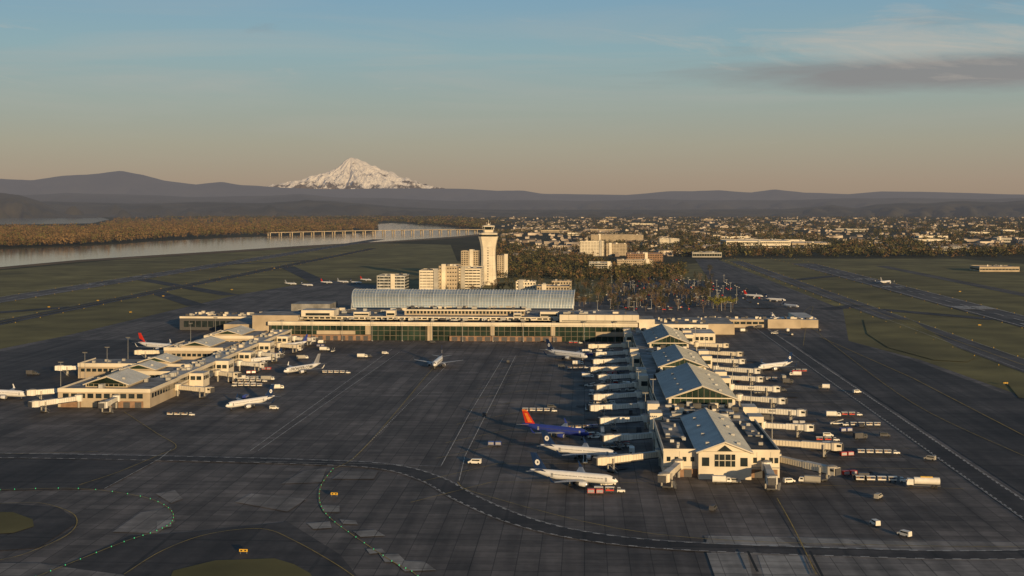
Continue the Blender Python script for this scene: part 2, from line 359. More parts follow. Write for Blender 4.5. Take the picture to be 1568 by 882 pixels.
# ---------------------------------------------------------------- hills
def fract(x,y,o=5,s=0):
    return noise.fractal(Vector((x,y,s)),1.0,2.0,o)
def hills(name, Y, prof, depth, mat, amp=0.12, cols=420, rows=30, seed=0.0, x0=-500,x1=2100):
    pr=sorted(prof); xs=[p[0] for p in pr]; ys=[p[1] for p in pr]
    vs=[];fs=[]
    for j in range(rows):
        t=j/(rows-1)
        sh = math.sin(min(1,t/0.75)*math.pi/2)**0.9 if t<0.75 else 1-((t-0.75)/0.25)**2
        for i in range(cols):
            px=x0+(x1-x0)*i/(cols-1)
            py=float(np.interp(px,xs,ys))
            H=CAMH+(316-py)/1950*Y
            X=(px-784)/1950*Y
            yy=Y-depth*0.75+depth*t
            nn=fract(X/(Y*0.05),yy/(Y*0.04),6,seed)
            rd=1-abs(fract(X/(Y*0.022)+3,yy/(Y*0.07),5,seed+5))
            z=H*sh*(1+amp*0.35*nn) - (1-sh)*H*amp*6*(rd-0.6)
            if t>=0.7: z=H*sh*(1+amp*0.30*nn)
            if j==0: z=-30
            vs.append((X*(yy/Y),yy,z))
    for j in range(rows-1):
        for i in range(cols-1):
            a=j*cols+i; fs.append((a,a+1,a+cols+1,a+cols))
    me=bpy.data.meshes.new(name); me.from_pydata(vs,[],fs); me.materials.append(mat); me.update()
    me.polygons.foreach_set('use_smooth',[True]*len(me.polygons))
    o=bpy.data.objects.new(name,me); bpy.context.scene.collection.objects.link(o); return o
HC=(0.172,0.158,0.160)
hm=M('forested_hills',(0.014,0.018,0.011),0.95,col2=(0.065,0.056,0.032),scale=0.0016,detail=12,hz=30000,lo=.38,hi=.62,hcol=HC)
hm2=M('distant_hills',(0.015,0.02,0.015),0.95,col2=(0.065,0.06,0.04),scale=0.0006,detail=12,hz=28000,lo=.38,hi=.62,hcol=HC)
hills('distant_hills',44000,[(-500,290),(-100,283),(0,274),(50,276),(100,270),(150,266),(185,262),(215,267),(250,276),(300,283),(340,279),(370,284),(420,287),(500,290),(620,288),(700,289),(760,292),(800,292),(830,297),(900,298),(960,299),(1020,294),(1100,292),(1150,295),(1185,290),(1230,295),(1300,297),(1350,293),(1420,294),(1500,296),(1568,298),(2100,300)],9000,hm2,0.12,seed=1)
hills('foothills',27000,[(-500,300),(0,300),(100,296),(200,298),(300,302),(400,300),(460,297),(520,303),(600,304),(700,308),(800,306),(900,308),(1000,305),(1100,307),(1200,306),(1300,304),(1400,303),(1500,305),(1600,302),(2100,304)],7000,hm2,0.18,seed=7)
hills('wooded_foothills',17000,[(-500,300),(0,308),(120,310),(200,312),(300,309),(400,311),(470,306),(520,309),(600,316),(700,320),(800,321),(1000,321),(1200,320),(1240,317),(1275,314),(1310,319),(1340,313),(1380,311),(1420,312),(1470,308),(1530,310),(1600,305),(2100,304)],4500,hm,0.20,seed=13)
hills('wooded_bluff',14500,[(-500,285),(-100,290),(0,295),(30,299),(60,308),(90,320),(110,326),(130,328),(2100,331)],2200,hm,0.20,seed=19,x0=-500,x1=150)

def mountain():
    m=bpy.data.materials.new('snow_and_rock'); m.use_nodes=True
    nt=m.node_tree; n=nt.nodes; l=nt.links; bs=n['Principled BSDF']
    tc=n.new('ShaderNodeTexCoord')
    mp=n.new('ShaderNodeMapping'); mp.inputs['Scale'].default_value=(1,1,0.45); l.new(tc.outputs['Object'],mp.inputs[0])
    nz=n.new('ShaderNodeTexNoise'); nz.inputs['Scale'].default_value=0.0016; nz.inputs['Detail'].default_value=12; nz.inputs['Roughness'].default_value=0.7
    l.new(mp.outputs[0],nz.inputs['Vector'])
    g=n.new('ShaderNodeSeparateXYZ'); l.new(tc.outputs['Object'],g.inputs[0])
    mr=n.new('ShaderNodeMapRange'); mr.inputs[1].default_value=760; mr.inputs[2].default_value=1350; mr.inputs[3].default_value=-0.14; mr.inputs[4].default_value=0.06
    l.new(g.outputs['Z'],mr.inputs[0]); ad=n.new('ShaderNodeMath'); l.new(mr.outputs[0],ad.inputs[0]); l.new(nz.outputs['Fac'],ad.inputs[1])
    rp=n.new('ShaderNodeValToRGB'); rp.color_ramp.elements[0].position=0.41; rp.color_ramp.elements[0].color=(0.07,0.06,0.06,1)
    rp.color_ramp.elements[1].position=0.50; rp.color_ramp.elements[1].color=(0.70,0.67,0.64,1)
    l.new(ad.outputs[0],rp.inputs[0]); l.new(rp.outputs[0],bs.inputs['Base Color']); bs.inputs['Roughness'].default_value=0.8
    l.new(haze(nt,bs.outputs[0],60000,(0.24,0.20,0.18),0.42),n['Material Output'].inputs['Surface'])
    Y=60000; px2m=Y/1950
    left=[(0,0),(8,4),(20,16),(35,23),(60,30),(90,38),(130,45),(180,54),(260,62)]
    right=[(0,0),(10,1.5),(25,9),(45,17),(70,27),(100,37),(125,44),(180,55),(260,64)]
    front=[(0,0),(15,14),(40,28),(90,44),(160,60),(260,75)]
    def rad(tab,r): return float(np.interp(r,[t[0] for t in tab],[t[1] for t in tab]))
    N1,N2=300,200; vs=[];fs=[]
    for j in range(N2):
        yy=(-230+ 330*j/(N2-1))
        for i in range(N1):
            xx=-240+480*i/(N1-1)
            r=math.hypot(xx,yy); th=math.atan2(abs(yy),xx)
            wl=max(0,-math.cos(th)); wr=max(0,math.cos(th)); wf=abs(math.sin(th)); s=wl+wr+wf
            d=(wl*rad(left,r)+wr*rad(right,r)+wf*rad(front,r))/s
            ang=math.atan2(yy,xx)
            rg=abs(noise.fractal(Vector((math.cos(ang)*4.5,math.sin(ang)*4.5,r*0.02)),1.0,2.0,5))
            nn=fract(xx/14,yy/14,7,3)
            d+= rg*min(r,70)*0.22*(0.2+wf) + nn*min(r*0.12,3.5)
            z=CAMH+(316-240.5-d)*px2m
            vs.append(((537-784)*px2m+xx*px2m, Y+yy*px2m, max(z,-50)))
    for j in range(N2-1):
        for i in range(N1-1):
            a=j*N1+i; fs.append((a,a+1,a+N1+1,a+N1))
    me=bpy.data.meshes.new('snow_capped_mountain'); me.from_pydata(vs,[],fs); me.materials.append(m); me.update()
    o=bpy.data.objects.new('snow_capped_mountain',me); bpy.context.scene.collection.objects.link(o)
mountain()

# ---------------------------------------------------------------- trees
def leaf_template(n, seed, kind='round', s=0.2):
    r=np.random.RandomState(seed); V=[]
    cl=[(r.uniform(-0.34,0.34),r.uniform(-0.34,0.34),r.uniform(0.35,0.85)) for _ in range(7)]
    for i in range(n):
        if kind=='round':
            c=cl[i%7]; d=r.normal(size=3); d/=np.linalg.norm(d); rr=0.22*r.uniform(0.6,1.1)
            p=np.array(c)+d*rr
        else:
            h=r.uniform(0.1,1.0); a=r.uniform(0,6.28); w=0.24*(1.02-h)*r.uniform(0.5,1.1)
            p=np.array([w*math.cos(a),w*math.sin(a),h])
        u=r.normal(size=3); u/=np.linalg.norm(u); v=np.cross(u,r.normal(size=3)); v/=np.linalg.norm(v)
        k=s*r.uniform(0.6,1.3)
        V += [p-u*k*0.5, p+u*k*0.5, p+v*k*0.8]
    return np.array(V)
def mass(name, pos, hts, wid, mats, kinds, n=26, s=0.3):
    tps=[leaf_template(n,40+i,kinds[i%len(kinds)],s) for i in range(6)]
    N=len(pos); V=np.zeros((N,3*n,3)); idx=NR.randint(0,6,N)
    ang=NR.uniform(0,6.28,N)
    for t in range(6):
        k=np.where(idx==t)[0]; T=tps[t]
        c,s_=np.cos(ang[k])[:,None],np.sin(ang[k])[:,None]
        V[k,:,0]=(T[None,:,0]*c-T[None,:,1]*s_)*wid[k][:,None]+pos[k,0][:,None]
        V[k,:,1]=(T[None,:,0]*s_+T[None,:,1]*c)*wid[k][:,None]+pos[k,1][:,None]
        V[k,:,2]=T[None,:,2]*hts[k][:,None]
    V=V.reshape(-1,3); nf=len(V)//3
    me=bpy.data.meshes.new(name); me.vertices.add(len(V)); me.vertices.foreach_set('co',V.ravel())
    me.loops.add(len(V)); me.loops.foreach_set('vertex_index',np.arange(len(V),dtype=np.int32))
    me.polygons.add(nf); me.polygons.foreach_set('loop_start',np.arange(0,len(V),3,dtype=np.int32)); me.polygons.foreach_set('loop_total',np.full(nf,3,dtype=np.int32))
    for m in mats: me.materials.append(mt[m])
    mi=NR.randint(0,len(mats),N); me.polygons.foreach_set('material_index',np.repeat(mi,n).astype(np.int32))
    me.update(calc_edges=True); me.validate()
    return place(me,name)
def inpoly(x,y,p):
    c=False; n=len(p)
    for i in range(n):
        x1,y1=p[i]; x2,y2=p[(i+1)%n]
        if (y1>y)!=(y2>y) and x<(x2-x1)*(y-y1)/(y2-y1)+x1: c=not c
    return c
def scatter_poly(pp, n, seed):
    r=random.Random(seed); xs=[p[0] for p in pp]; ys=[p[1] for p in pp]; out=[]
    while len(out)<n:
        x=r.uniform(min(xs),max(xs)); y=r.uniform(min(ys),max(ys))
        if inpoly(x,y,pp): out.append(site(x,y))
    return np.array(out)
p=scatter_poly([(-700,388),(0,380),(90,378),(185,372),(230,368),(350,362),(430,360.5),(575,355),(578,344),(560,341),(450,339),(300,337),(180,337),(150,350),(0,352),(-700,358)],9500,3)
N=len(p); mass('cottonwood_forest',p,NR.uniform(18,36,N),NR.uniform(20,38,N),['leafB','leafB','leafB','leafC'],['round'],24,0.20)
p=scatter_poly([(-700,333),(0,331.5),(160,331),(300,335),(420,340),(560,342),(600,340),(740,352),(760,340),(700,333),(300,328),(-700,328)],3500,5)
N=len(p); mass('far_bank_woodland',p,NR.uniform(14,26,N),NR.uniform(30,70,N),['leafA','leafB','leafC'],['round'],24,0.25)
def plain(n,y0,y1,x0,x1,seed,thr=-0.15):
    r=random.Random(seed); out=[]
    while len(out)<n:
        y=316+math.exp(r.uniform(math.log(y0-316),math.log(y1-316))); x=r.uniform(x0,x1)
        b,a=site(x,y)
        if a<2600 and x>1050 and y>402: continue
        if noise.noise(Vector((b/300.0,a/700.0,seed)))<thr: continue
        out.append((b,a))
    return np.array(out)
p=plain(15000,325,394,1040,2200,21,-.08); N=len(p); mass('suburban_trees',p,NR.uniform(8,22,N),NR.uniform(13,30,N),['leafA','leafA','conif','leafB','leafC'],['round','round','cone'],22,0.24)
p=plain(7500,325,434,745,1060,23,-.1); N=len(p); mass('roadside_woodland',p,NR.uniform(7,16,N),NR.uniform(10,20,N),['leafA','conif','leafB','leafC','leafA'],['round','round','cone'],22,0.24)

def tree_mesh(name,seed,leaf,kind='round',bare=False):
    r=random.Random(seed); mb=MB()
    H=12.0
    mb.rod((0,0,0),(0.1,0.1,H*0.45),0.28,'bark',6,0.18)
    tips=[]
    for k in range(9):
        a=k*0.7+r.uniform(0,.5); z0=H*r.uniform(0.25,0.45); q=(math.cos(a)*r.uniform(2,3.8),math.sin(a)*r.uniform(2,3.8),H*r.uniform(0.5,0.95))
        mb.rod((0.05,0.05,z0),q,0.13,'bark',4,0.04); tips.append(q)
        for _ in range(3):
            q2=(q[0]+r.uniform(-1.4,1.4),q[1]+r.uniform(-1.4,1.4),q[2]+r.uniform(-0.5,1.8)); mb.rod(q,q2,0.05,'bark',3,0.02); tips.append(q2)
    nl=150 if bare else 420
    for i in range(nl):
        if kind=='cone':
            h=r.uniform(0.1,1.15); a=r.uniform(0,6.28); w=3.0*(1.17-h)*r.uniform(.4,1.1); c=Vector((w*math.cos(a),w*math.sin(a),H*h))
        else:
            t=tips[i%len(tips)]; c=Vector(t)+Vector((r.gauss(0,.75),r.gauss(0,.75),r.gauss(0,.6)))
        u=Vector((r.gauss(0,1),r.gauss(0,1),r.gauss(0,1))).normalized(); v=u.cross(Vector((r.gauss(0,1),r.gauss(0,1),r.gauss(0,1)))).normalized()
        k=r.uniform(.35,.8); mb.poly([c-u*k*.5,c+v*k*.6,c+u*k*.5,c-v*k*.5],leaf)
    return mb.mesh(name)
TM={'deciduous_tree':[tree_mesh('t1',1,'leafA'),tree_mesh('t2',2,'leafB'),tree_mesh('t3',3,'leafR',bare=True),tree_mesh('t5',6,'leafC'),tree_mesh('t7',8,'leafR',bare=True)],'pine_tree':[tree_mesh('t4',4,'conif','cone')],'willow_tree':[tree_mesh('t6',5,'leafY')]}
def put_tree(kind,b,a,s):
    place(R.choice(TM[kind]),kind,b,a,0,R.uniform(0,6.28),s)
for i in range(250):
    x=R.uniform(880,1090); y=R.choice([R.uniform(440,480),R.uniform(420,462)])
    b,a=site(x,y)
    if noise.noise(Vector((b/45.0,a/90.0,3)))<-.12: continue
    put_tree(R.choice(['deciduous_tree','deciduous_tree','deciduous_tree','pine_tree']),b,a,R.uniform(.7,1.35))
for (x,y) in [(1098,476),(1110,475),(1122,473),(1090,470),(1104,473)]:
    b,a=site(x,y); put_tree('willow_tree',b,a,R.uniform(1.1,1.4))
for i in range(90):
    b,a=site(R.uniform(690,890),R.uniform(420,448)); put_tree(R.choice(['deciduous_tree','pine_tree']),b,a,R.uniform(.6,1.1))

# ---------------------------------------------------------------- generic buildings
def building(name,b0,b1,a0,a1,h,wall='wall',roof='roofg',floor=4.0,win=0.5,style='strip',units=5):
    r=random.Random(int(abs(b0)+a0)); mb=MB()
    mb.box(b0,b1,a0,a1,0,h,wall,top=roof)
    mb.box(b0-.15,b1+.15,a0-.15,a0+.35,h,h+.9,wall); mb.box(b0-.15,b1+.15,a1-.35,a1+.15,h,h+.9,wall)
    mb.box(b0-.15,b0+.35,a0+.35,a1-.35,h,h+.9,wall); mb.box(b1-.35,b1+.15,a0+.35,a1-.35,h,h+.9,wall)
    nf=max(1,int(h/floor))
    for f in range(nf):
        z=f*h/nf+h/nf*(1-win)/2; zh=h/nf*win
        if style=='strip':
            mb.box(b0+1,b1-1,a0-.06,a0-.004,z,z+zh,'glass')
            mb.box(b0-.06,b0-.004,a0+1,a1-1,z,z+zh,'glass'); mb.box(b1+.004,b1+.06,a0+1,a1-1,z,z+zh,'glass')
            x=b0+4
            while x<b1-3: mb.box(x,x+.5,a0-.2,a0-.062,z,z+zh,wall); x+=6
        else:
            n=max(2,int((b1-b0)/3.6)); w=(b1-b0)/n
            for i in range(n): mb.box(b0+w*(i+.25),b0+w*(i+.75),a0-.06,a0-.004,z,z+zh,'glass')
            n=max(2,int((a1-a0)/3.6)); w=(a1-a0)/n
            for i in range(n):
                mb.box(b0-.06,b0-.004,a0+w*(i+.25),a0+w*(i+.75),z,z+zh,'glass'); mb.box(b1+.004,b1+.06,a0+w*(i+.25),a0+w*(i+.75),z,z+zh,'glass')
    if h>14:
        c=b0+(b1-b0)*r.choice([.15,.5,.8]); mb.box(c,c+6,a0-1.5,a0-.21,0,h+3.5,'wall' if wall!='wall' else 'conc',top='roofl'); mb.box(c,c+6,a0-.2,a0+6,h+.95,h+3.5,'conc')
    for i in range(units):
        u=r.uniform(b0+3,b1-5); v=r.uniform(a0+7,a1-5); s=r.uniform(1.5,5)
        mb.box(u,u+s,v,v+s*r.uniform(.6,1.5),h+.01+.002*i,h+r.uniform(1,3.2),r.choice(['conc','roofl','wall','dgrey']))
    return mb.finish(name)
def bpx(name,x0,x1,yt,yb,depth,**kw):
    k=(yb-316)/CAMH
    c0,a0=site(x0,yb); c1,_=site(x1,yb)
    return building(name,c0,c1,a0,a0+depth,CAMH-(yt-316)/k,**kw)
bpx('parking_garage',642,670,415,446,50,wall='wall',style='strip',floor=4,win=.22,units=8)
bpx('parking_garage',672,700,408,444,60,wall='wall2',style='win',floor=5,win=.3,units=8)
bpx('parking_garage',700.5,736,412,442,70,wall='wall',style='strip',floor=3.6,win=.38,units=8)
bpx('terminal_annex',577,620,423,446,50,wall='roofl',style='strip')
bpx('hotel_building',706,732,385,425,30,wall='wall2',style='win',floor=3.3)
bpx('hotel_building',761,775,392,425,30,wall='wall2',style='win',floor=3.3)
bpx('office_building',790,820,432,452,30,wall='wall',style='win',floor=3.8)
bpx('office_building',822,872,439,456,40,wall='wall2',style='win',floor=3.8)
bpx('office_building',845,875,431,446,25,wall='wall2',style='win')
bpx('hotel_building',888,925,370,392,40,wall='wall',style='win',floor=3.3)
bpx('hotel_building',928,960,374,392,60,wall='wall2',style='win',floor=3.3)
bpx('hotel_building',905,985,360,372,90,wall='wall2',style='win',floor=3.4)
bpx('office_building',902,937,403,417,50,wall='conc',style='strip',roof='roofl')
bpx('office_building',945,1000,399,412,50,wall='wall2',style='win')
bpx('office_building',960,1015,389,400,60,wall='brick',style='win')
bpx('office_building',1010,1040,366,376,60,wall='wall',style='win')
bpx('warehouse_building',1060,1105,387,394,90,wall='conc',style='strip',floor=8)
bpx('warehouse_building',1112,1210,369,380,160,wall='wall',roof='roofl',style='strip',floor=10,win=.3)
bpx('warehouse_building',1213,1272,372,380,140,wall='wall2',roof='roofl',style='strip',floor=10,win=.3)
bpx('warehouse_building',1500,1560,409,416,60,wall='wall2',roof='roofg',style='strip',floor=8,win=.3)
bpx('warehouse_building',1440,1500,379,384,80,wall='conc',roof='roofl',style='strip',floor=8,win=.3)
rw=random.Random(31)
for i in range(26):   # low sheds and stores spread over the plain
    y=rw.uniform(330,376); x=rw.choice([rw.uniform(800,1040),rw.uniform(1040,1560),rw.uniform(1040,1700)]); k=(y-316)/120
    building('low_store_building',site(x,y)[0],site(x,y)[0]+rw.uniform(40,130),site(x,y)[1],site(x,y)[1]+rw.uniform(40,90),rw.uniform(8,15),wall=rw.choice(['wall','wall2','conc','wall']),roof=rw.choice(['roofl','roofg']),style='strip',floor=8,win=.25,units=3)
hb=MB(); rr=random.Random(5)
for i in range(3300):
    y=316+math.exp(rr.uniform(math.log(8),math.log(78))); x=rr.uniform(780,2000) if i%6 else rr.uniform(560,1300)
    if x<760 and y>338: continue
    if x>1060 and y>386: continue
    b,a=site(x,y); s=rr.choice([1,1,1,1,1.5,2.8]) ; L=rr.uniform(11,18)*s; W=rr.uniform(9,13)*s; h=rr.uniform(4,7.5)*(1 if s<2.5 else 1.4); an=rr.choice([0,1.57,.4,-.3])
    hb.obox(b,a,0,L,W,h,an,'house','hroof')
    if s<2:
        c,d=math.cos(an),math.sin(an); i0=len(hb.v)
        for (u,v,z) in ((-L/2-.5,-W/2-.5,h),(L/2+.5,-W/2-.5,h),(L/2+.5,W/2+.5,h),(-L/2-.5,W/2+.5,h),(-L/2,0,h+W*.3),(L/2,0,h+W*.3)):
            hb.v.append((b+u*c-v*d,a+u*d+v*c,z+.01))
        for f,mk in (((0,1,5,4),'hroof'),((2,3,4,5),'hroof'),((1,2,5),'house'),((3,0,4),'house')):
            hb.f.append(tuple(i0+q for q in f)); hb.m.append(hb.mi(mk))
hb.finish('suburban_houses')

# ---------------------------------------------------------------- terminal
def terminal():
    mb=MB(); A0=1132; r=random.Random(3)
    mb.box(-282,45,A0,A0+60,0,13.2,'ggreen',top='roofg')
    x=-282
    while x<=44:
        mb.box(x,x+.5,A0-.4,A0-.01,0,13,'mull'); x+=5.4
    for z in (4.2,8.6): mb.box(-282,45,A0-.3,A0-.02,z,z+.4,'mull')
    for (x0,x1,z0,z1,m_) in ((-240,-205,5.3,8.5,'wall2'),(-196,-191,5.3,13,'wall2'),(-140,-136,0,13,'wall2'),(-84,-80,5,13,'wall2'),(-30,-26,5,13,'wall2'),(10,44,4.7,8.5,'wall2')):
        mb.box(x0,x1,A0-.9,A0-.42,z0,z1,m_)
    mb.box(-284,47,A0-2.2,A0+3,13.25,16.6,'wall',top='roofl')
    mb.box(-284.1,47.1,A0-2.3,A0-2.21,14.1,14.5,'conc')
    x=-280
    while x<45: mb.box(x,x+.25,A0-2.27,A0-2.205,13.3,14.05,'conc'); x+=5.4
    mb.box(-275,-190,A0-3.5,A0-.95,0,5.2,'brick',top='roofd'); mb.box(-120,-20,A0-3.0,A0-.95,0,4.6,'brick',top='roofd')
    for k in range(12): mb.box(-272+k*6.8,-268+k*6.8,A0-3.6,A0-3.51,.3,4.2,'dgrey')
    for k in range(13): mb.box(-118+k*7.4,-113+k*7.4,A0-3.1,A0-3.01,.3,3.9,'dgrey')
    mb.box(-292,-18,A0+14,A0+70,17.25,20.2,'wall',top='roofg')
    mb.box(-290,-20,A0+13.8,A0+13.99,17.9,19.3,'glass')
    x=-288
    while x<-20: mb.box(x,x+1.2,A0+13.5,A0+13.79,17.6,19.6,'wall'); x+=5.2
    mb.box(-165,-55,A0+30,A0+60,20.25,25.0,'wall2',top='roofd'); mb.box(-166,-54,A0+29,A0+29.9,24.4,25.5,'wall')
    for k in range(34): mb.box(-163+k*3.2,-161+k*3.2,A0+29.8,A0+29.99,21.6,24.0,'glass')
    mb.box(-22,48,A0-3,A0+40,17.3,24.0,'wall',top='roofg'); mb.box(-20,46,A0-3.1,A0-3.01,18.2,18.9,'glass')
    for k in range(8): mb.box(-14+k*8,-13.7+k*8,A0-3.1,A0-3.01,19,23.9,'conc')
    mb.box(48.1,62,A0-1,A0+35,0,20,'wall',top='roofg')
    mb.box(-256,-226,A0+8,A0+30,20.3,26.0,'wall',top='roofl'); mb.box(-252,-230,A0+7.9,A0+7.99,21.2,23.5,'glass')
    mb.box(-300,-258,A0+5,A0+50,0,21.5,'wall2',top='roofg')
    for (u,w_,h_) in ((-210,14,3.5),(-40,16,4.5),(-180,8,5),(-64,7,3)):
        mb.box(u,u+w_,A0+18,A0+28,20.31,20.3+h_,'wall',top='roofl'); mb.box(u+.5,u+w_-.5,A0+17.9,A0+17.99,20.9,20.9+h_*.4,'glass')
    for i in range(150):
        u=r.uniform(-270,40); v=A0+r.choice([r.uniform(4,12),r.uniform(40,58)]); s=r.uniform(1.2,5); z0=17.3 if v<A0+13 else 20.3
        if u>-22 : z0=24.05 if v<A0+38 else 13.3
        if -256<u<-220 and v<A0+32: continue
        if -166<u+s and u<-54 and v>A0+28: z0=25.05
        mb.box(u,u+s,v,v+r.uniform(1.5,4),z0+.003*i,z0+r.uniform(.7,2.4)+.003*i,r.choice(['conc','wall','roofl','steel','dgrey','dgrey']))
    mb.finish('airport_terminal_building')
    mb=MB(); mb.box(-270,40,1205,1262,0,17.5,'wall2',top='roofg')
    for i in range(80):
        u=r.uniform(-265,30); v=r.uniform(1208,1250); s=r.uniform(2,8); mb.box(u,u+s,v,v+s*.6,17.51+.003*i,18.5+r.uniform(.5,2)+.003*i,r.choice(['conc','wall','roofl','dgrey']))
    mb.finish('ticketing_hall_building')
    mb=MB(); a0,a1=1268,1332; b0,b1=-236,-10; n=18
    def arc(t,lift=0):
        th=math.pi*(0.02+0.96*t); return (0.5*(a0+a1)-0.5*(a1-a0)*math.cos(th), 16.5+18.0*math.sin(th)**0.8+lift)
    def ends(t): s=1-math.sin(math.pi*t); return b0+4*s, b1-2*s
    nb=76
    for i in range(nb):
        for j in range(n):
            q=[]
            for (u,t) in ((i/nb,j/n),((i+1)/nb,j/n),((i+1)/nb,(j+1)/n),(i/nb,(j+1)/n)):
                L,Rg=ends(t); aa,z=arc(t); q.append((L+(Rg-L)*u,aa,z))
            mb.poly(q,'canopy')
    for i in range(nb+1):
        pr=None
        for j in range(n+1):
            t=j/n; L,Rg=ends(t); aa,z=arc(t,.25); pnt=(L+(Rg-L)*i/nb,aa,z)
            if pr: mb.rod(pr,pnt,.30 if i%4 else .5,'rib',4)
            pr=pnt
    for t in (0.03,.10,.18,.27,.36,.45):
        aa,z=arc(t,.2); L,Rg=ends(t); mb.rod((L,aa,z),(Rg,aa,z),.2,'seam',4)
    for bb in (b0+2,b1-1):
        pr=None
        for j in range(n+1):
            aa,z=arc(j/n,-2.2); q=(bb,aa,z)
            if pr: mb.rod(pr,q,.35,'rib',4); mb.rod((bb,*arc((j-.5)/n,0)),q,.18,'rib',4)
            pr=q
    aF=a0+1
    for z in (11.5,16.4): mb.rod((b0+6,aF,z),(b1,aF,z),.45,'wall',5)
    nn=52
    for i in range(nn):
        x0=b0+6+(b1-b0-6)*i/nn; x1=b0+6+(b1-b0-6)*(i+1)/nn; xm=(x0+x1)/2
        mb.rod((x0,aF,11.5),(xm,aF,16.4),.25,'wall2',4); mb.rod((xm,aF,16.4),(x1,aF,11.5),.25,'wall2',4)
    for i in range(10):
        x=b0+8+(b1-b0-10)*i/9; mb.rod((x,aF,0),(x,aF,11.5),.7,'conc',6); mb.rod((x,a1-1,0),(x,a1-1,17),.7,'conc',6)
    mb.finish('glass_roadway_canopy')
terminal()

def tower():
    b,a=site(748,436); mb=MB()
    def ring(z,w,ch=0.3):
        c=w*ch; h=w
        return [(x,y,z) for x,y in ((-h,-h+c),(-h+c,-h),(h-c,-h),(h,-h+c),(h,h-c),(h-c,h),(-h+c,h),(-h,h-c))]
    st=[(0,12.5),(20,11.2),(40,10.4),(52,10.6),(60,11.4),(67,12.8),(72,14.2),(74,14.6)]
    mb.loft([ring(z,w) for z,w in st],'wall')
    for z in range(8,60,4):
        w=float(np.interp(z,[s[0] for s in st],[s[1] for s in st])); mb.box(-.7,.7,-w-.12,-w+.6,z,z+2.2,'glass'); mb.box(-w*.62,-w*.62+.25,-w-.1,-w+.5,z-2,z+2,'conc'); mb.box(w*.62,w*.62+.25,-w-.1,-w+.5,z-2,z+2,'conc')
    for z in (15,30,45,58):
        w=float(np.interp(z,[s[0] for s in st],[s[1] for s in st])); mb.loft([ring(z,w+.06),ring(z+.35,w+.06)],'conc')
    mb.loft([ring(z,w) for z,w in ((74.01,13.2),(77,13.2))],'glass'); mb.loft([ring(z,w) for z,w in ((77.01,13.6),(79,13.6),(80,10))],'wall')
    mb.loft([ring(z,w) for z,w in ((80.01,7.2),(83.5,7.2))],'wall'); mb.loft([ring(z,w) for z,w in ((83.51,8.6),(84.3,8.6))],'wall')
    mb.loft([ring(z,w) for z,w in ((84.31,7.2),(89,8.8))],'glass')
    for k in range(8):
        p0=ring(84.31,7.25)[k]; p1=ring(89,8.85)[k]; mb.rod(p0,p1,.25,'white',4)
    mb.loft([ring(z,w) for z,w in ((89.01,9.4),(90.4,9.4),(91.4,5))],'wall')
    mb.cyl(0,0,91.4,93.5,2,1.6,'wall',10); mb.rod((0,0,93.5),(0,0,99),.25,'white',5); mb.rod((3,2,91),(3,2,96),.15,'white',4); mb.rod((-3,-1,91),(-3,-1,95.5),.15,'white',4)
    for k in range(8):
        p0=ring(81.2,12.8)[k]; p1=ring(81.2,12.8)[(k+1)%8]; mb.rod(p0,p1,.12,'steel',4); mb.rod((p0[0],p0[1],79),(p0[0],p0[1],81.2),.12,'steel',4)
    mb.finish('air_traffic_control_tower',b,a)
tower()

# ---------------------------------------------------------------- concourses
def gable(mb,b0,b1,a0,a1,ze,zr,over=1.0):
    bm=(b0+b1)/2
    for s,(p,q) in ((0,(b0-over,bm)),(1,(b1+over,bm))):
        zo=ze-(zr-ze)*over/(bm-b0)
        pts=[(p,a0-over,zo),(q,a0-over,zr),(q,a1+over,zr),(p,a1+over,zo)]
        if s==0: pts=pts[::-1]
        mb.poly(pts,'metal')
        mb.poly([(x,y,z-.4) for x,y,z in pts][::-1],'conc')
        n=int((a1-a0)/2.4)
        for i in range(n+1):
            aa=a0-over+.3+(a1-a0+2*over-.6)*i/n; mb.rod((p,aa,zo+.1),(q,aa,zr+.1),.09,'seam',4)
        mb.poly([(p,a0-over,zo-.4),(p,a0-over,zo),(p,a1+over,zo),(p,a1+over,zo-.4)],'wall')
        for i in range(max(1,int((a1-a0)/22))):
            aa=a0+8+i*22; f=.45; x=p+(q-p)*f; z=zo+(zr-zo)*f; mb.obox(x,aa,z-.4,1.6,1.6,1.5,0,'roofl')
    mb.rod((bm,a0-over,zr+.15),(bm,a1+over,zr+.15),.35,'seam',5)
    for aa,d in ((a0,-1),(a1,1)):
        mb.poly([(b0,aa,ze),(b1,aa,ze),(bm,aa,zr-.1)],'wall')
        mb.rod((b0-over,aa+d*over,ze-.6),(bm,aa+d*over,zr-.05),.35,'wall',4); mb.rod((b1+over,aa+d*over,ze-.6),(bm,aa+d*over,zr-.05),.35,'wall',4)
def strips_win(mb,face,b,a0,a1,z0,z1,step=5,gap=.8):
    x=a0
    while x<a1-step*.5:
        if face=='L': mb.box(b-.08,b-.004,x,x+step-gap,z0,z1,'glass')
        else: mb.box(b+.004,b+.08,x,x+step-gap,z0,z1,'glass')
        x+=step
def stripsF(mb,a,b0,b1,z0,z1,step=5,gap=.8):
    x=b0
    while x<b1-step*.5: mb.box(x,x+step-gap,a-.08,a-.004,z0,z1,'glass'); x+=step
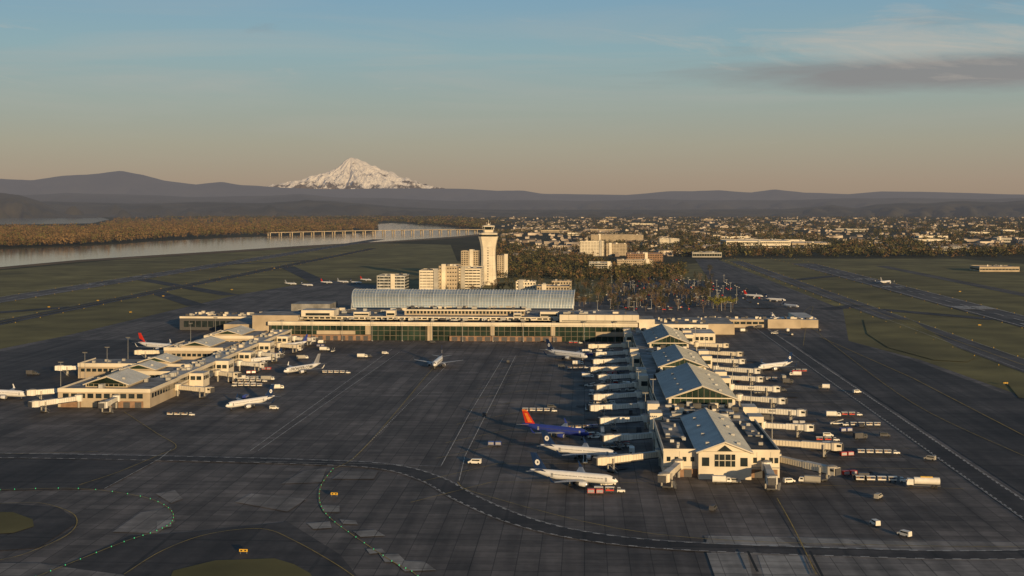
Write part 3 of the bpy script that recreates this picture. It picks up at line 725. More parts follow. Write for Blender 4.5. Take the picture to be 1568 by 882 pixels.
def concourse_south():
    mb=MB(); r=random.Random(9)
    mb.box(35,86,568,650,0,11.5,'wall',top='roofd')
    for (x0,x1,y0,y1) in ((34.8,86.2,567.8,568.3),(34.8,35.3,568.3,650),(85.7,86.2,568.3,650)): mb.box(x0,x1,y0,y1,11.5,12.5,'wall')
    mb.box(34.9,86.1,567.85,567.99,4.2,4.9,'conc')
    for x in (42,49,76,82): mb.box(x,x+.15,567.9,567.995,4.9,11.4,'conc')
    mb.box(50,73,563,567.8,0,12.3,'wall'); gable(mb,50,73,563.2,655,12.4,16.6)
    for x in (51.5,68.2): mb.box(x,x+3.2,562.9,562.99,6,9.8,'glass')
    mb.box(57,66,562.9,562.99,5.8,11.2,'glass')
    for x in (58.8,61.4,64): mb.box(x,x+.25,562.75,562.89,5.8,11.2,'wall')
    mb.box(57,66,562.75,562.885,8.4,8.7,'wall')
    mb.poly([(58,563.19,12.5),(65,563.19,12.5),(61.5,563.19,15.2)],'glass')
    for x in (36.5,40,43.5,47): mb.box(x,x+1.6,567.75,567.84,7,9,'glass')
    for x in (74.5,78,81.5,83.8): mb.box(x,x+1.6,567.75,567.84,6.6,9,'glass')
    mb.box(36,49.9,567.3,567.8,0,3.8,'brick'); mb.box(73.1,85,567.3,567.8,0,3.8,'brick')
    for x in (38,44,75,80): mb.box(x,x+3.4,567.2,567.29,.1,3.4,'dgrey')
    strips_win(mb,'L',35,572,648,6.5,9.3); strips_win(mb,'R',86,572,648,6.5,9.3)
    mb.box(38,47,600,640,11.51,12.0,'roofg'); mb.box(77,83,606,640,11.51,12.1,'roofg')
    for i in range(16): u=r.choice([r.uniform(37,46),r.uniform(76,83)]); v=572+i*4.6; mb.box(u,u+r.uniform(.8,2),v,v+1.5,12.02,12.9+r.uniform(0,.9),r.choice(['conc','steel','roofl']))
    mb.box(41,84,650.1,1128,0,10.5,'wall',top='roofg')
    strips_win(mb,'L',41,652,1125,6,8.6,6); strips_win(mb,'R',84,652,1125,6,8.6,6)
    mb.box(40.6,84.4,650.2,1128,10.5,11.2,'wall',top='roofg')
    mb.box(40.5,40.9,651,1127,3.6,4.4,'conc'); mb.box(84.1,84.5,651,1127,3.6,4.4,'conc')
    for (b0,b1,a0,a1,ze,zr) in ((46,82,700,800,15.5,22),(50,80,845,925,14.5,20),(50,80,985,1075,15,21)):
        mb.box(b0,b1,a0,a1,11.2,ze,'wall'); gable(mb,b0,b1,a0,a1,ze,zr,1.6)
        strips_win(mb,'L',b0,a0+2,a1-2,12.3,ze-.8,4,.5); strips_win(mb,'R',b1,a0+2,a1-2,12.3,ze-.8,4,.5)
        bm=(b0+b1)/2
        mb.poly([(b0+1.5,a0-.02,ze-.2),(b1-1.5,a0-.02,ze-.2),(bm,a0-.02,zr-1.0)],'ggreen')
        mb.box(b0+1.5,b1-1.5,a0-.06,a0-.025,12,ze-.2,'ggreen')
        x=b0+3
        while x<b1-2:
            zz_=ze+(zr-ze)*(1-abs(x-bm)/((b1-b0)/2))-1.0; mb.box(x,x+.3,a0-.3,a0-.07,12,zz_,'mull'); x+=3.2
        mb.box(b0+1,b1-1,a0-.4,a0-.31,ze-.5,ze+.1,'wall')
    for i,a_ in enumerate((665,690,812,835,930,955,1085,1110)):
        mb.box(34,40.4,a_,a_+12,0,12.5+(i%2),'wall',top='roofl'); mb.box(84.6,92,a_-4,a_+8,0,11.8+(i%2),'wall',top='roofl')
        mb.box(33.9,33.99,a_+1,a_+11,6,9,'glass'); mb.box(92.01,92.1,a_-3,a_+7,6,9,'glass'); mb.box(36,40,a_-.08,a_-.01,6,9,'glass')
        mb.box(86,91,a_-4.1,a_-4.01,6,8.8,'glass')
    for i in range(150):
        v=r.choice([r.uniform(655,695),r.uniform(803,838),r.uniform(928,978),r.uniform(1080,1120)]); u=r.uniform(43,78); s=r.uniform(1.2,5)
        mb.box(u,u+s,v,v+r.uniform(1.5,5),11.21+.003*i,12.0+r.uniform(0,2)+.003*i,r.choice(['conc','wall','roofl','steel','roofd']))
    for v in (660,680,818,940,960,1090):
        mb.rod((46,v,11.8),(78,v,11.8),.4,'steel',6)
    mb.finish('concourse_building')
concourse_south()
def concourse_north():
    mb=MB(); r=random.Random(19)
    mb.box(-276,-262,800,1128,0,9.6,'wall',top='roofl'); strips_win(mb,'R',-262,804,1124,5.4,7.8,5,.6)
    mb.box(-261.95,-261.6,800,1128,9.0,10.3,'wall'); mb.box(-261.95,-261.5,800,1128,3.6,4.2,'wall2')
    mb.box(-314,-258,744,799.9,0,10.4,'wall2',top='roofg'); mb.box(-314.2,-257.8,743.8,744.3,9.2,11.4,'wall')
    mb.box(-258.2,-257.8,744.3,799,9.2,11.4,'wall'); mb.box(-314.2,-313.8,744.3,799,9.2,11.4,'wall')
    stripsF(mb,744,-311,-260,5.6,8.4,5,1.4); strips_win(mb,'R',-258,747,798,5.6,8.4,5,1.4)
    mb.box(-312,-300,743.4,743.79,0,3.8,'brick'); mb.box(-290,-262,743.4,743.79,0,4,'brick')
    for x in (-288,-281,-274,-267): mb.box(x,x+4,743.3,743.39,.1,3.5,'dgrey')
    mb.box(-302,-276,756,792,10.41,12.6,'wall2'); gable(mb,-302,-276,756,792,12.6,17.2,1.2)
    mb.poly([(-301,755.9,12.6),(-277,755.9,12.6),(-289,755.9,16.4)],'ggreen'); mb.box(-301,-277,755.8,755.89,11,12.5,'ggreen')
    for k in range(8): mb.box(-300+k*3.1,-299.8+k*3.1,755.6,755.79,11,12.7,'wall2')
    for (b0,b1,a0,a1,h) in ((-352,-276.1,868,900,10),(-316,-276.1,836,867,9),(-322,-276.1,960,1010,11),(-318,-276.1,1050,1100,11)):
        mb.box(b0,b1,a0,a1,0,h,'wall2',top='roofg'); mb.box(b0-.2,b1,a0-.3,a0-.01,h-1.6,h+.9,'wall')
        mb.box(b0-.2,b0+.2,a0,a1,h+.01,h+.9,'wall'); stripsF(mb,a0,b0+2,b1-2,5,7.2,4,1)
        bm0=b1-34; mb.box(bm0,bm0+22,a0+4,a1-4,h+.01,h+1.8,'wall2'); gable(mb,bm0,bm0+22,a0+4,a1-4,h+1.8,h+4.8,1)
        mb.poly([(bm0+1,a0+3.9,h+1.8),(bm0+21,a0+3.9,h+1.8),(bm0+11,a0+3.9,h+4.3)],'ggreen')
        for q in range(5): u=r.uniform(b0+2,b1-38 if b1-38>b0+3 else b0+6); mb.box(u,u+2,a0+5+q*4,a0+7+q*4,h+.011,h+1.5,r.choice(['conc','wall','steel']))
    for i,a_ in enumerate((830,890,950,1010,1070)):
        mb.box(-261.4,-252,a_,a_+14,0,9.4+(i%2),'wall',top='roofl'); strips_win(mb,'R',-252,a_+1,a_+13,5,7.6,4,.8); stripsF(mb,a_,-260.5,-253,5,7.6,4,.8)
    for i in range(70):
        v=r.uniform(748,1110); u=r.uniform(-275,-266) if v>800 else r.uniform(-311,-262); s=r.uniform(1,3.5)
        z=9.61 if v>800 else 10.42
        mb.box(u,u+s,v,v+r.uniform(1.5,5),z+.003*i,z+1+r.uniform(0,1.5)+.003*i,r.choice(['conc','wall','roofl','steel']))
    mb.finish('concourse_building')
concourse_north()
def pier():
    mb=MB(); r=random.Random(4)
    mb.box(62.1,110,1140,1200,0,15,'wall',top='roofg'); stripsF(mb,1140,64,108,8,12,5,1)
    mb.box(86,112,1100,1139.9,0,11,'wall',top='roofl'); stripsF(mb,1100,87,111,5,8,4,1)
    mb.box(110.1,230,1270,1292,0,8,'wall2',top='roofl'); stripsF(mb,1270,112,178,3.5,6,6,1); mb.box(180,212,1264,1269.9,0,9,'wall2',top='roofg')
    mb.box(96,140,1200.1,1269,0,10,'wall2',top='roofg'); mb.box(215,232,1292.1,1360,0,8,'wall',top='roofl')
    for i in range(60):
        u=r.uniform(66,225); v=1275 if u>112 else r.uniform(1145,1190); z=8.02 if u>112 else 15.02
        if v==1275: v+=i*.15
        mb.box(u,u+r.uniform(1,4),v,v+2,z+.003*i,z+1+r.uniform(0,1.5),r.choice(['conc','wall','dgrey']))
    mb.finish('commuter_pier_building')
    mb=MB(); mb.box(-392,-300,1215,1262,0,13,'dgrey',top='roofg')
    mb.box(-392,-300,1214.5,1214.99,11.5,13.4,'wall'); stripsF(mb,1215,-388,-304,3,9,6,1)
    mb.box(-330,-300,1150,1214,0,12,'wall2',top='roofg'); mb.box(-300,-260,1290,1330,0,20,'roofg',top='roofg')
    for i in range(40): u=r.uniform(-388,-306); v=r.uniform(1218,1255); mb.box(u,u+3,v,v+3,13.01+.002*i,14+r.uniform(0,1.5),r.choice(['conc','wall','dgrey']))
    mb.finish('annex_concourse_building')
pier()

# ---------------------------------------------------------------- jet bridges
def jetbridge(b0,a0,b1,a1,z=4.6):
    mb=MB(); L=math.hypot(b1-b0,a1-a0); an=math.atan2(a1-a0,b1-b0); rb=random.Random(int(b0*7+a0))
    body=rb.choice(['white','white','wall'])
    mb.cyl(1.5,0,z-.6,z+3.2,2.3,2.3,body,12); mb.cyl(1.5,0,z+3.2,z+3.8,2.4,1.0,'roofg',12); mb.cyl(1.5,0,0,z-.6,.6,.6,'conc',8)
    def seg(x0,x1,w,h,dz):
        mb.box(x0,x1,-w/2,w/2,z+dz,z+dz+h,body,top='roofl')
        n=int((x1-x0)/1.4)
        for i in range(1,n):
            x=x0+(x1-x0)*i/n
            for s in (-1,1): mb.box(x-.06,x+.06,s*(w/2+.07)-.06,s*(w/2+.07)+.06,z+dz+.15,z+dz+h-.1,'conc')
        for s in (-1,1): mb.box(x0+.3,x1-.3,min(s*w/2,s*(w/2+.2)),max(s*w/2,s*(w/2+.2)),z+dz-.45,z+dz,'dgrey')
    m=L*.52
    seg(3,m,2.7,2.5,0); seg(m-.02,L-3.5,3.1,2.9,-.15)
    x=L-7; mb.box(x-.5,x+.5,-2.5,2.5,z-1.1,z-.5,'dgrey')
    for s in (-1,1): mb.box(x-.3,x+.3,s*2.2-.3,s*2.2+.3,.9,z+2,'conc'); mb.rod((x-.8,s*1.2,.6),(x+.8,s*1.2,.6),.6,'black',8)
    mb.box(x-.9,x+.9,-1.9,1.9,.7,1.3,'dgrey')
    mb.cyl(L-2.2,0,z-.5,z+3.1,2.4,2.4,body,12); mb.cyl(L-2.2,0,z+3.1,z+3.5,2.5,1.2,'roofg',12)
    mb.box(L-2,L+1.2,-2.1,1.7,z-.3,z+2.9,body,top='roofl'); mb.box(L+1.21,L+1.8,-1.9,1.5,z-.2,z+2.7,'dgrey'); mb.box(L-1,L+1,-2.2,-2.11,z+1.3,z+2.4,'glass')
    for i in range(8): mb.box(L-4.5-i*.55,L-4-i*.55,2.8,3.9,z-.6-i*.52,z-.5-i*.52,'steel')
    mb.rod((L-4,3.9,z+.5),(L-8.8,3.9,1.4),.06,'steel',4)
    mb.finish('jet_bridge',b0,a0,0,an)
for i,a_ in enumerate((1050,1000,952,905,862,820,778,735,690)):
    jetbridge(34,a_,4+(i*5)%7,a_-8-(i*7)%9)
for i,a_ in enumerate((1060,1005,955,905,860,812,768,722,672,625)):
    jetbridge(91 if i<9 else 86,a_,117+(i*4)%8,a_-7-(i*5)%8)
jetbridge(36,640,10,628); jetbridge(36,592,6,572); jetbridge(42,568,33,537); jetbridge(80,567,78,535); jetbridge(86,585,108,556)
for b1,a0,a1 in ((-232,812,800),(-234,860,850),(-230,915,905),(-232,975,962),(-230,1035,1025),(-230,1090,1080)): jetbridge(-252 if a0!=812 else -258,a0-(20 if a0==812 else 0),b1,a1-(20 if a0==812 else 0))
jetbridge(-314,780,-340,762); jetbridge(-300,744,-318,718); jetbridge(-278,744,-276,716); jetbridge(-352,885,-372,880); jetbridge(-322,985,-350,978)

# ---------------------------------------------------------------- airliners
def airliner(livery):
    mb=MB(); L=39.5
    st=[(0,.08,-.55),(.5,.55,-.48),(1.2,.95,-.36),(2.2,1.35,-.2),(3.4,1.66,-.08),(5,1.85,0),(6.5,1.9,0),(10,1.9,0),(15,1.9,0),(20,1.9,0),(24,1.9,0),(27,1.88,.02),(29.5,1.7,.18),(32,1.4,.48),(34.5,1.05,.8),(37,.65,1.12),(38.8,.35,1.3),(39.5,.15,1.35)]
    n=20; Z=3.75
    main,tailm,belly,fin=livery
    def mat(a,j):
        s=(st[a][0]+st[a+1][0])/2 if a<len(st)-1 else 39
        ang=(j+.5)/n*360
        if 1.2<s<3.3 and 40<ang<140: return 'glass' if s<2.8 else main
        if s>29.4 and tailm!=main: return tailm
        if 210<ang<330: return belly
        return main
    rings=[[(L/2-s, r*math.cos(2*math.pi*j/n), Z+zo+r*1.06*math.sin(2*math.pi*j/n)) for j in range(n)] for s,r,zo in st]
    mb.loft(rings,mat)
    nf=len(mb.f)
    for i in range(38):
        s=6+i*.62
        if 17<s<17.6: continue
        for q in (-1,1): mb.box(L/2-s-.14,L/2-s+.14,q*1.86 if q>0 else -1.905,1.905 if q>0 else -1.86,Z+.25,Z+.62,'dgrey')
    for s in (4.6,28.6):
        for q in (-1,1): mb.box(L/2-s-.45,L/2-s+.45,min(q*1.80,q*1.90),max(q*1.80,q*1.90),Z-.7,Z+1.0,'wing')
    def foil(p,mk,vert=False):
        rg=[]
        for le,te,y,z,t in p:
            c=te-le
            pts=[(le,0),(le+c*.25,t/2),(te,0.02),(le+c*.3,-t/2)]
            rg.append([(L/2-s, y+d, z) if vert else (L/2-s,y,z+d) for s,d in pts])
        mb.loft(rg,mk)
    for q in (-1,1):
        foil([(12.6,21.0,q*1.2,2.75,.95),(15.4,21.4,q*5.6,3.1,.6),(21.6,23.3,q*16.8,4.25,.2)],'wing')
        foil([(21.6,23.3,q*16.8,4.25,.2),(22.6,23.6,q*17.3,5.2,.14),(23.6,24.3,q*17.6,6.7,.1)],'navy' if fin=='navy' else main)
        foil([(34.2,37.6,q*.5,4.95,.4),(37.4,38.8,q*7.1,5.7,.12)],'wing')
        e=[(11.6,.92),(11.9,1.08),(13.5,1.12),(15.2,.92),(16.3,.62)]
        mb.loft([[(L/2-s,q*4.9+r*math.cos(2*math.pi*j/14),1.95+r*math.sin(2*math.pi*j/14)) for j in range(14)] for s,r in e],lambda a,j:'silver' if a==0 else (main if a<3 else 'dgrey'),cap=False)
        mb.rod((L/2-11.9,q*4.9,1.95),(L/2-12.1,q*4.9,1.95),.95,'dgrey',12); mb.rod((L/2-16.0,q*4.9,1.95),(L/2-17.2,q*4.9,1.95),.45,'dgrey',8,.1)
        mb.box(L/2-17,L/2-12.8,q*4.9-.15,q*4.9+.15,2.7,3.15,'wing')
        mb.rod((L/2-20.4,q*2.6,2.7),(L/2-20.4,q*2.6,.6),.16,'steel',6)
        for w in (-.4,.4): mb.rod((L/2-20.4,q*2.6+w-.17,.56),(L/2-20.4,q*2.6+w+.17,.56),.56,'black',10)
    for sgn in (-1,1): mb.rod((L/2-4.4,sgn*.3-.12,.4),(L/2-4.4,sgn*.3+.12,.4),.4,'black',10)
    mb.rod((L/2-4.4,0,2.2),(L/2-4.4,0,.4),.13,'steel',6)
    finm={'navy':'navy','sw':'red','delta':'red','white':'silver','blue':'blue','red':'red'}[fin]
    foil([(29.0,37.2,0,5.2,.1),(31.6,37.4,0,5.75,.42),(35.9,39.2,0,11.6,.16)],finm,True)
    foil([(35.9,39.2,0,11.605,.16),(36.4,39.35,0,12.4,.1)],finm if fin!='sw' else 'orange',True)
    if fin=='navy':
        for q in (-1,1):
            pts=[(L/2-34.4+math.cos(t)*1.15-1.6,q*.235,8.4+math.sin(t)*1.25) for t in [k*math.pi/5 for k in range(10)]]
            mb.poly(pts,'fus'); mb.poly([(x*0.35+(L/2-35.8)*.65,q*.25,z*.4+8.5*.6) for x,_,z in pts],'dgrey')
            mb.poly([(L/2-31.5,q*1.5,4.9),(L/2-36.5,q*.80,5.2),(L/2-37.5,q*.62,5.5),(L/2-33.5,q*.9,5.75)],'navy')
    if fin=='sw':
        for q in (-1,1):
            mb.poly([(L/2-33,q*.25,6.2),(L/2-35.6,q*.25,6.2),(L/2-37.9,q*.2,10.8),(L/2-36.2,q*.2,10.8)],'orange')
    if fin=='delta':
        for q in (-1,1): mb.poly([(L/2-32.3,q*.25,6.0),(L/2-37.3,q*.2,6.0),(L/2-38.2,q*.2,8.4)],'navy')
    me=mb.mesh('airliner')
    sm=[len(p.vertices)==4 and i<nf for i,p in enumerate(me.polygons)]; me.polygons.foreach_set('use_smooth',sm)
    return me
LV={'alaska':airliner(('fus','fus','fus','navy')),'southwest':airliner(('blue','blue','blue','sw')),'delta':airliner(('fus','fus','fus','delta')),
    'white':airliner(('fus','fus','fus','white')),'plain':airliner(('fus','fus','silver','blue')),'red':airliner(('fus','fus','silver','red'))}
def plane(kind,x0,y0,x1,y1,sc=1.0,rot=None):
    b0,a0=site(x0,y0); b1,a1=site(x1,y1)
    an=math.atan2(a1-a0,b1-b0) if rot is None else rot
    return place(LV[kind],'airliner',(b0+b1)/2,(a0+a1)/2,0.16,an,sc)
plane('southwest',790,663,912,676,1.02)
plane('alaska',822,697,952,708,1.0)
plane('alaska',808,737,950,750,1.02)
plane('alaska',822,545,914,556,1.15)
plane('alaska',667,560,675,563,1.1,rot=-math.pi/2-.03)
plane('alaska',1222,563,1152,571,0.95)
plane('delta',190,533,292,541,1.1)
plane('white',-60,608,62,614,1.0)
plane('alaska',424,618,342,631,0.95)
pf=plane('white',497,566,428,577,0.98)
plane('alaska',444,552,368,560,.8); plane('plain',470,530,436,535,.8)
for (x0,y0,x1,y1,k) in ((1168,461,1206,463,'alaska'),(1135,455,1172,457,'red'),(1195,470,1225,473,'alaska'),(1180,492,1222,492,'alaska')): plane(k,x0,y0,x1,y1,.75)
for i,(x,y) in enumerate(((445,436),(470,438),(500,434),(525,433),(545,434),(560,430))): plane(('white','alaska','red')[i%3],x-12,y,x+12,y+1,.6)
plane('white',1346,436,1366,434,.9)
cu=bpy.data.curves.new('fuselage_title','FONT'); cu.body='FRONTIER.COM'; cu.size=3.1; cu.align_x='CENTER'; cu.extrude=.02; cu.offset=.03; cu.materials.append(mt['dgrey'])
t=bpy.data.objects.new('fuselage_title',cu); bpy.context.scene.collection.objects.link(t); t.parent=pf; t.location=(3,1.99,3.0); t.rotation_euler=(math.radians(90),0,math.radians(180))

# ---------------------------------------------------------------- vehicles
def wheels(mb,xs,w,r=.42):
    for x in xs:
        for s in (-1,1): mb.rod((x,s*(w/2-.25),r),(x,s*(w/2+.02),r),r,'black',10)
def van_mesh(body='white'):
    mb=MB()
    pr=[(-2.6,.45),(2.6,.45),(2.65,1.1),(1.7,1.35),(1.1,2.15),(-2.5,2.2),(-2.6,2.0)]
    mb.loft([[(x,y*(1 if z<1.3 else .93),z) for x,z in pr] for y in (-.98,.98)],body)
    mb.poly([(1.72,-.8,1.38),(1.72,.8,1.38),(1.16,.78,2.08),(1.16,-.78,2.08)],'glass')
    for s in (-1,1): mb.box(-2.2,1.0,min(s*.93,s*1.0),max(s*.93,s*1.0),1.42,1.95,'glass')
    wheels(mb,(-1.7,1.7),1.95); return mb.mesh('service_van')
def car_mesh(body):
    mb=MB(); pr=[(-2.2,.35),(2.2,.35),(2.2,.8),(1.1,.95),(.5,1.4),(-1.2,1.42),(-1.9,.98),(-2.2,.95)]
    mb.loft([[(x,y*(1 if z<1.0 else .82),z) for x,z in pr] for y in (-.88,.88)],body)
    for s in (-1,1): mb.poly([(.95,s*.885,.98),(.45,s*.76,1.36),(-1.15,s*.76,1.38),(-1.7,s*.885,.98)],'glass')
    wheels(mb,(-1.35,1.35),1.75,.33); return mb.mesh('parked_car')
def truck_mesh(body='white',box='white',L=8.0):
    mb=MB(); mb.box(-L/2,L/2,-1.0,1.0,.6,.95,'dgrey')
    pr=[(L/2-2.0,.96),(L/2+.1,.96),(L/2+.15,1.7),(L/2-.3,2.7),(L/2-2.0,2.75)]
    mb.loft([[(x,y,z) for x,z in pr] for y in (-1.1,1.1)],body)
    mb.poly([(L/2+.16,-.95,1.75),(L/2+.16,.95,1.75),(L/2-.26,.95,2.6),(L/2-.26,-.95,2.6)],'glass')
    for s in (-1,1): mb.box(L/2-1.7,L/2-.5,min(s*1.1,s*1.13),max(s*1.1,s*1.13),1.8,2.5,'glass')
    mb.box(-L/2,L/2-2.3,-1.25,1.25,1.0,3.4,box); mb.box(-L/2+.2,L/2-2.5,-1.27,1.27,1.2,1.35,'dgrey')
    wheels(mb,(-L/2+1.3,L/2-1.2),2.3,.5); return mb.mesh('service_truck')
def fuel_mesh():
    mb=MB(); mb.box(-5.5,5.5,-1,1,.6,1.0,'dgrey')
    mb.loft([[(x,y,z) for x,z in ((3.4,1.0),(5.6,1.0),(5.6,1.8),(5.2,2.9),(3.4,2.9))] for y in (-1.15,1.15)],'white')
    mb.poly([(5.62,-.95,1.85),(5.62,.95,1.85),(5.24,.95,2.75),(5.24,-.95,2.75)],'glass')
    mb.loft([[(x,1.25*math.cos(2*math.pi*j/14),2.3+1.2*math.sin(2*math.pi*j/14)) for j in range(14)] for x in (-5.3,3.1)],'white'); mb.box(-3,1,-.5,.5,3.5,3.8,'yellow')
    wheels(mb,(-4,-2.8,4.2),2.3,.5); return mb.mesh('fuel_truck')
def cart_mesh(n=3,col='white',cover='dgrey'):
    mb=MB()
    mb.loft([[(x,y,z) for x,z in ((0,.4),(3,.4),(3,1.1),(1.6,1.2),(0,1.15))] for y in (-.75,.75)],'white'); mb.box(.1,1.3,-.7,.7,1.9,2.0,'white')
    for x in (.15,1.2):
        for s in (-.65,.65): mb.rod((x,s,1.1),(x,s,1.9),.05,'steel',4)
    wheels(mb,(.6,2.4),1.5,.35)
    for i in range(n):
        x=-1.2-i*4.2; mb.box(x-3.2,x,-.85,.85,.55,.8,'dgrey'); mb.box(x-3.15,x-.05,-.82,.82,.81,1.25,col)
        for xx in (x-3.1,x-.1): mb.box(xx-.06,xx+.06,-.8,.8,1.25,2.1,'conc')
        mb.box(x-3.3,x+.1,-.95,.95,2.1,2.25,cover); mb.rod((x,0,.6),(x+1.1,0,.6),.06,'steel',4)
        wheels(mb,(x-2.6,x-.6),1.6,.28)
        mb.box(x-2.7,x-1.7,-.6,.5,1.26,1.8,'brick'); mb.box(x-1.5,x-.5,-.5,.6,1.26,1.7,'navy')
    return mb.mesh('baggage_cart_train')
def loader_mesh():
    mb=MB(); mb.box(-3.5,3.5,-1.1,1.1,.5,1.0,'white'); wheels(mb,(-2.4,2.4),2.2,.45)
    for s in (-.7,.7): mb.rod((-3.3,s,1.1),(3.6,s,2.9),.15,'white',4)
    mb.poly([(-3.3,-.65,1.2),(-3.3,.65,1.2),(3.6,.65,3.0),(3.6,-.65,3.0)],'black'); mb.box(-1,0,-1.1,-.75,1.0,2.1,'dgrey'); return mb.mesh('belt_loader')
def uld_mesh(col='blue'):
    mb=MB()
    for k in range(2):
        x=k*3.6; mb.box(x-1.6,x+1.6,-1.2,1.2,.4,.6,'dgrey')
        mb.loft([[(x+u,y,z) for y,z in ((-1.1,.65),(.8,.65),(1.1,1.1),(1.1,2.2),(-1.1,2.2))] for u in (-1.45,1.45)],col); mb.box(x-1.3,x+1.3,-1.14,-1.105,.8,2.0,'silver'); wheels(mb,(x-1,x+1),2.2,.25)
    return mb.mesh('cargo_container_dolly')
VM={'service_van':[van_mesh('white'),van_mesh('conc'),van_mesh('dgrey')],'service_truck':[truck_mesh(),truck_mesh('white','conc',9),truck_mesh('dgrey','white',7),truck_mesh('dgrey','dgrey',7)],'fuel_truck':[fuel_mesh()],
    'baggage_cart_train':[cart_mesh(3),cart_mesh(4,'white','white'),cart_mesh(2,'red','white')],'belt_loader':[loader_mesh()],'cargo_container_dolly':[uld_mesh('blue'),uld_mesh('red'),uld_mesh('silver')],
    'parked_car':[car_mesh(c) for c in ('conc','dgrey','silver','navy','red','wall','black','dgrey','black')]}
def veh(kind,x,y,rot=0,k=None,sc=1.0):
    b,a=site(x,y); place(VM[kind][k] if k is not None else R.choice(VM[kind]),kind,b,a,0.45,rot,sc)
veh('fuel_truck',1414,748,math.pi*.97,0,1.25); veh('baggage_cart_train',1378,740,-.05,1,1.1); veh('baggage_cart_train',1368,697,0,1); veh('service_van',1424,706,2.5)
veh('service_van',1340,806,1.8,0); veh('service_van',1385,823,2.2,0); veh('service_van',1092,783,1.2); veh('service_van',727,712,3.0,0,1.15)
veh('cargo_container_dolly',752,684,0,0); veh('cargo_container_dolly',905,758,0,1,1.0); veh('baggage_cart_train',945,756,0,2,1.1); veh('belt_loader',930,745,.3)
veh('baggage_cart_train',1312,638,0,2); veh('service_truck',1276,640,0,0); veh('service_truck',1250,690,3.1); veh('service_truck',1275,690,3.1); veh('service_van',1355,670,0)
veh('service_van',1312,603,.4,0); veh('service_van',1345,765,1); veh('service_truck',1318,737,3.1,3) ; veh('service_van',1320,655,1.2); veh('service_van',1268,670,0)
veh('service_truck',1218,577,3.1,0); veh('service_truck',1262,597,3.0,2); veh('service_van',1198,600,0); veh('baggage_cart_train',1195,632,0); veh('service_truck',1175,645,0)
veh('service_truck',1105,742,0,0); veh('service_van',1125,741,0,1); veh('service_truck',1240,742,2.9); veh('service_van',1208,741,.4); veh('cargo_container_dolly',1295,730,.3,1)
veh('service_van',742,638,1.5); veh('service_van',778,556,1.6); veh('service_van',565,548,0); veh('service_van',590,543,0); veh('baggage_cart_train',530,573,0); veh('service_truck',555,549,0)
veh('service_truck',372,583,0,0); veh('service_truck',410,584,0,1); veh('service_truck',360,578,0,0); veh('service_van',55,575,0); veh('service_truck',48,575,0); veh('baggage_cart_train',290,638,0); veh('service_van',420,628,0); veh('baggage_cart_train',845,632,0)
veh('service_van',845,626,0); veh('service_van',860,563,0); veh('service_truck',900,580,0); veh('service_truck',885,560,0,0)
for i in range(100):
    z=R.random()
    if z<.45: b,a=R.uniform(-2,30),R.uniform(590,1080)
    elif z<.70: b,a=R.uniform(98,155),R.uniform(570,1120)
    elif z<.86: b,a=R.uniform(-245,-200),R.uniform(770,1110)
    elif z<.93: b,a=R.uniform(-240,30),R.uniform(1108,1122)
    else: b,a=R.uniform(110,230),R.uniform(1200,1260)
    k=R.choice(['service_van','service_truck','baggage_cart_train','belt_loader','cargo_container_dolly'])
    place(R.choice(VM[k]),k,b,a,.45,R.choice([0,math.pi,1.57,.3]),1.0)
lot=[(20,1560),(225,1500),(260,1950),(60,2250)]
sheet('car_park',[lot],0.6,mt['lot'])
for row in range(26):
    a_=1570+row*24
    for k in range(30):
        b_=30+k*7+R.uniform(-.5,.5)
        if not inpoly(b_,a_,lot) or R.random()<.65: continue
        place(R.choice(VM['parked_car']),'parked_car',b_,a_,.62,1.57,1.0)
for i in range(30):
    b_=70+R.uniform(-30,60); a_=R.uniform(1480,1530); place(R.choice(VM['parked_car']),'parked_car',b_,a_,.2,R.choice([0,1.57]))

def mast(h,heads=4):
    mb=MB(); mb.cyl(0,0,0,.8,.6,.6,'conc',8); mb.rod((0,0,.8),(0,0,h),.24,'steel',6,.12); mb.box(-1.6,1.6,-.15,.15,h-.3,h,'steel')
    for k in range(heads): x=-1.4+2.8*k/(heads-1); mb.box(x-.3,x+.3,-.6,.25,h,h+.5,'dgrey')
    return mb.mesh('apron_light_mast')
MM=[mast(22),mast(18)]; LM=mast(11,2)
for (x,y) in ((93,608),(130,590),(164,580),(196,562),(292,535),(330,525),(385,518),(1000,640)): b,a=site(x,y); place(MM[0],'apron_light_mast',b,a)
for a_ in (620,700,790,880,970,1060): place(MM[1],'apron_light_mast',33.3,a_); place(MM[1],'apron_light_mast',93.2,a_+20)
for k in range(12): place(MM[1],'apron_light_mast',-270+k*27,1126)
for k in range(60): b,a=site(R.uniform(880,1130),R.uniform(430,478)); place(LM,'street_lamp',b,a)
gl=M('taxiway_light_green',(0.02,0.3,0.1),.4,emit=((0.08,0.8,0.35),.5))
mb=MB()
for L_ in ye[1:2]+ye[4:5]:
    sp=smooth_path(P(L_),step=4)
    for q in sp: mb.cyl(q[0],q[1],0.5,.85,.17,.12,gl,6)
mb.finish('taxiway_centreline_lights')
mb=MB()
for i in range(60):
    for b_ in (-772,-722,-615,-585,312,346,430,482): mb.cyl(b_,500+i*60,.0,.9,.25,.25,'yellow',5)
mb.finish('runway_edge_lights')
def sign(x,y,w=3.2,col='yellow',rot=0):
    b,a=site(x,y); mb=MB(); mb.box(-w/2,w/2,-.2,.2,.6,1.7,'black'); mb.box(-w/2+.15,w/2-.15,-.24,-.205,.7,1.6,col)
    for s in (-w/2+.5,w/2-.5): mb.rod((s,0,0),(s,0,.6),.08,'steel',5)
    mb.box(-w/2+.5,-w/2+1.2,-.26,-.245,.9,1.4,'black'); mb.box(.3,1.0,-.26,-.245,.9,1.4,'black'); mb.finish('taxiway_guidance_sign',b,a,.5,rot)
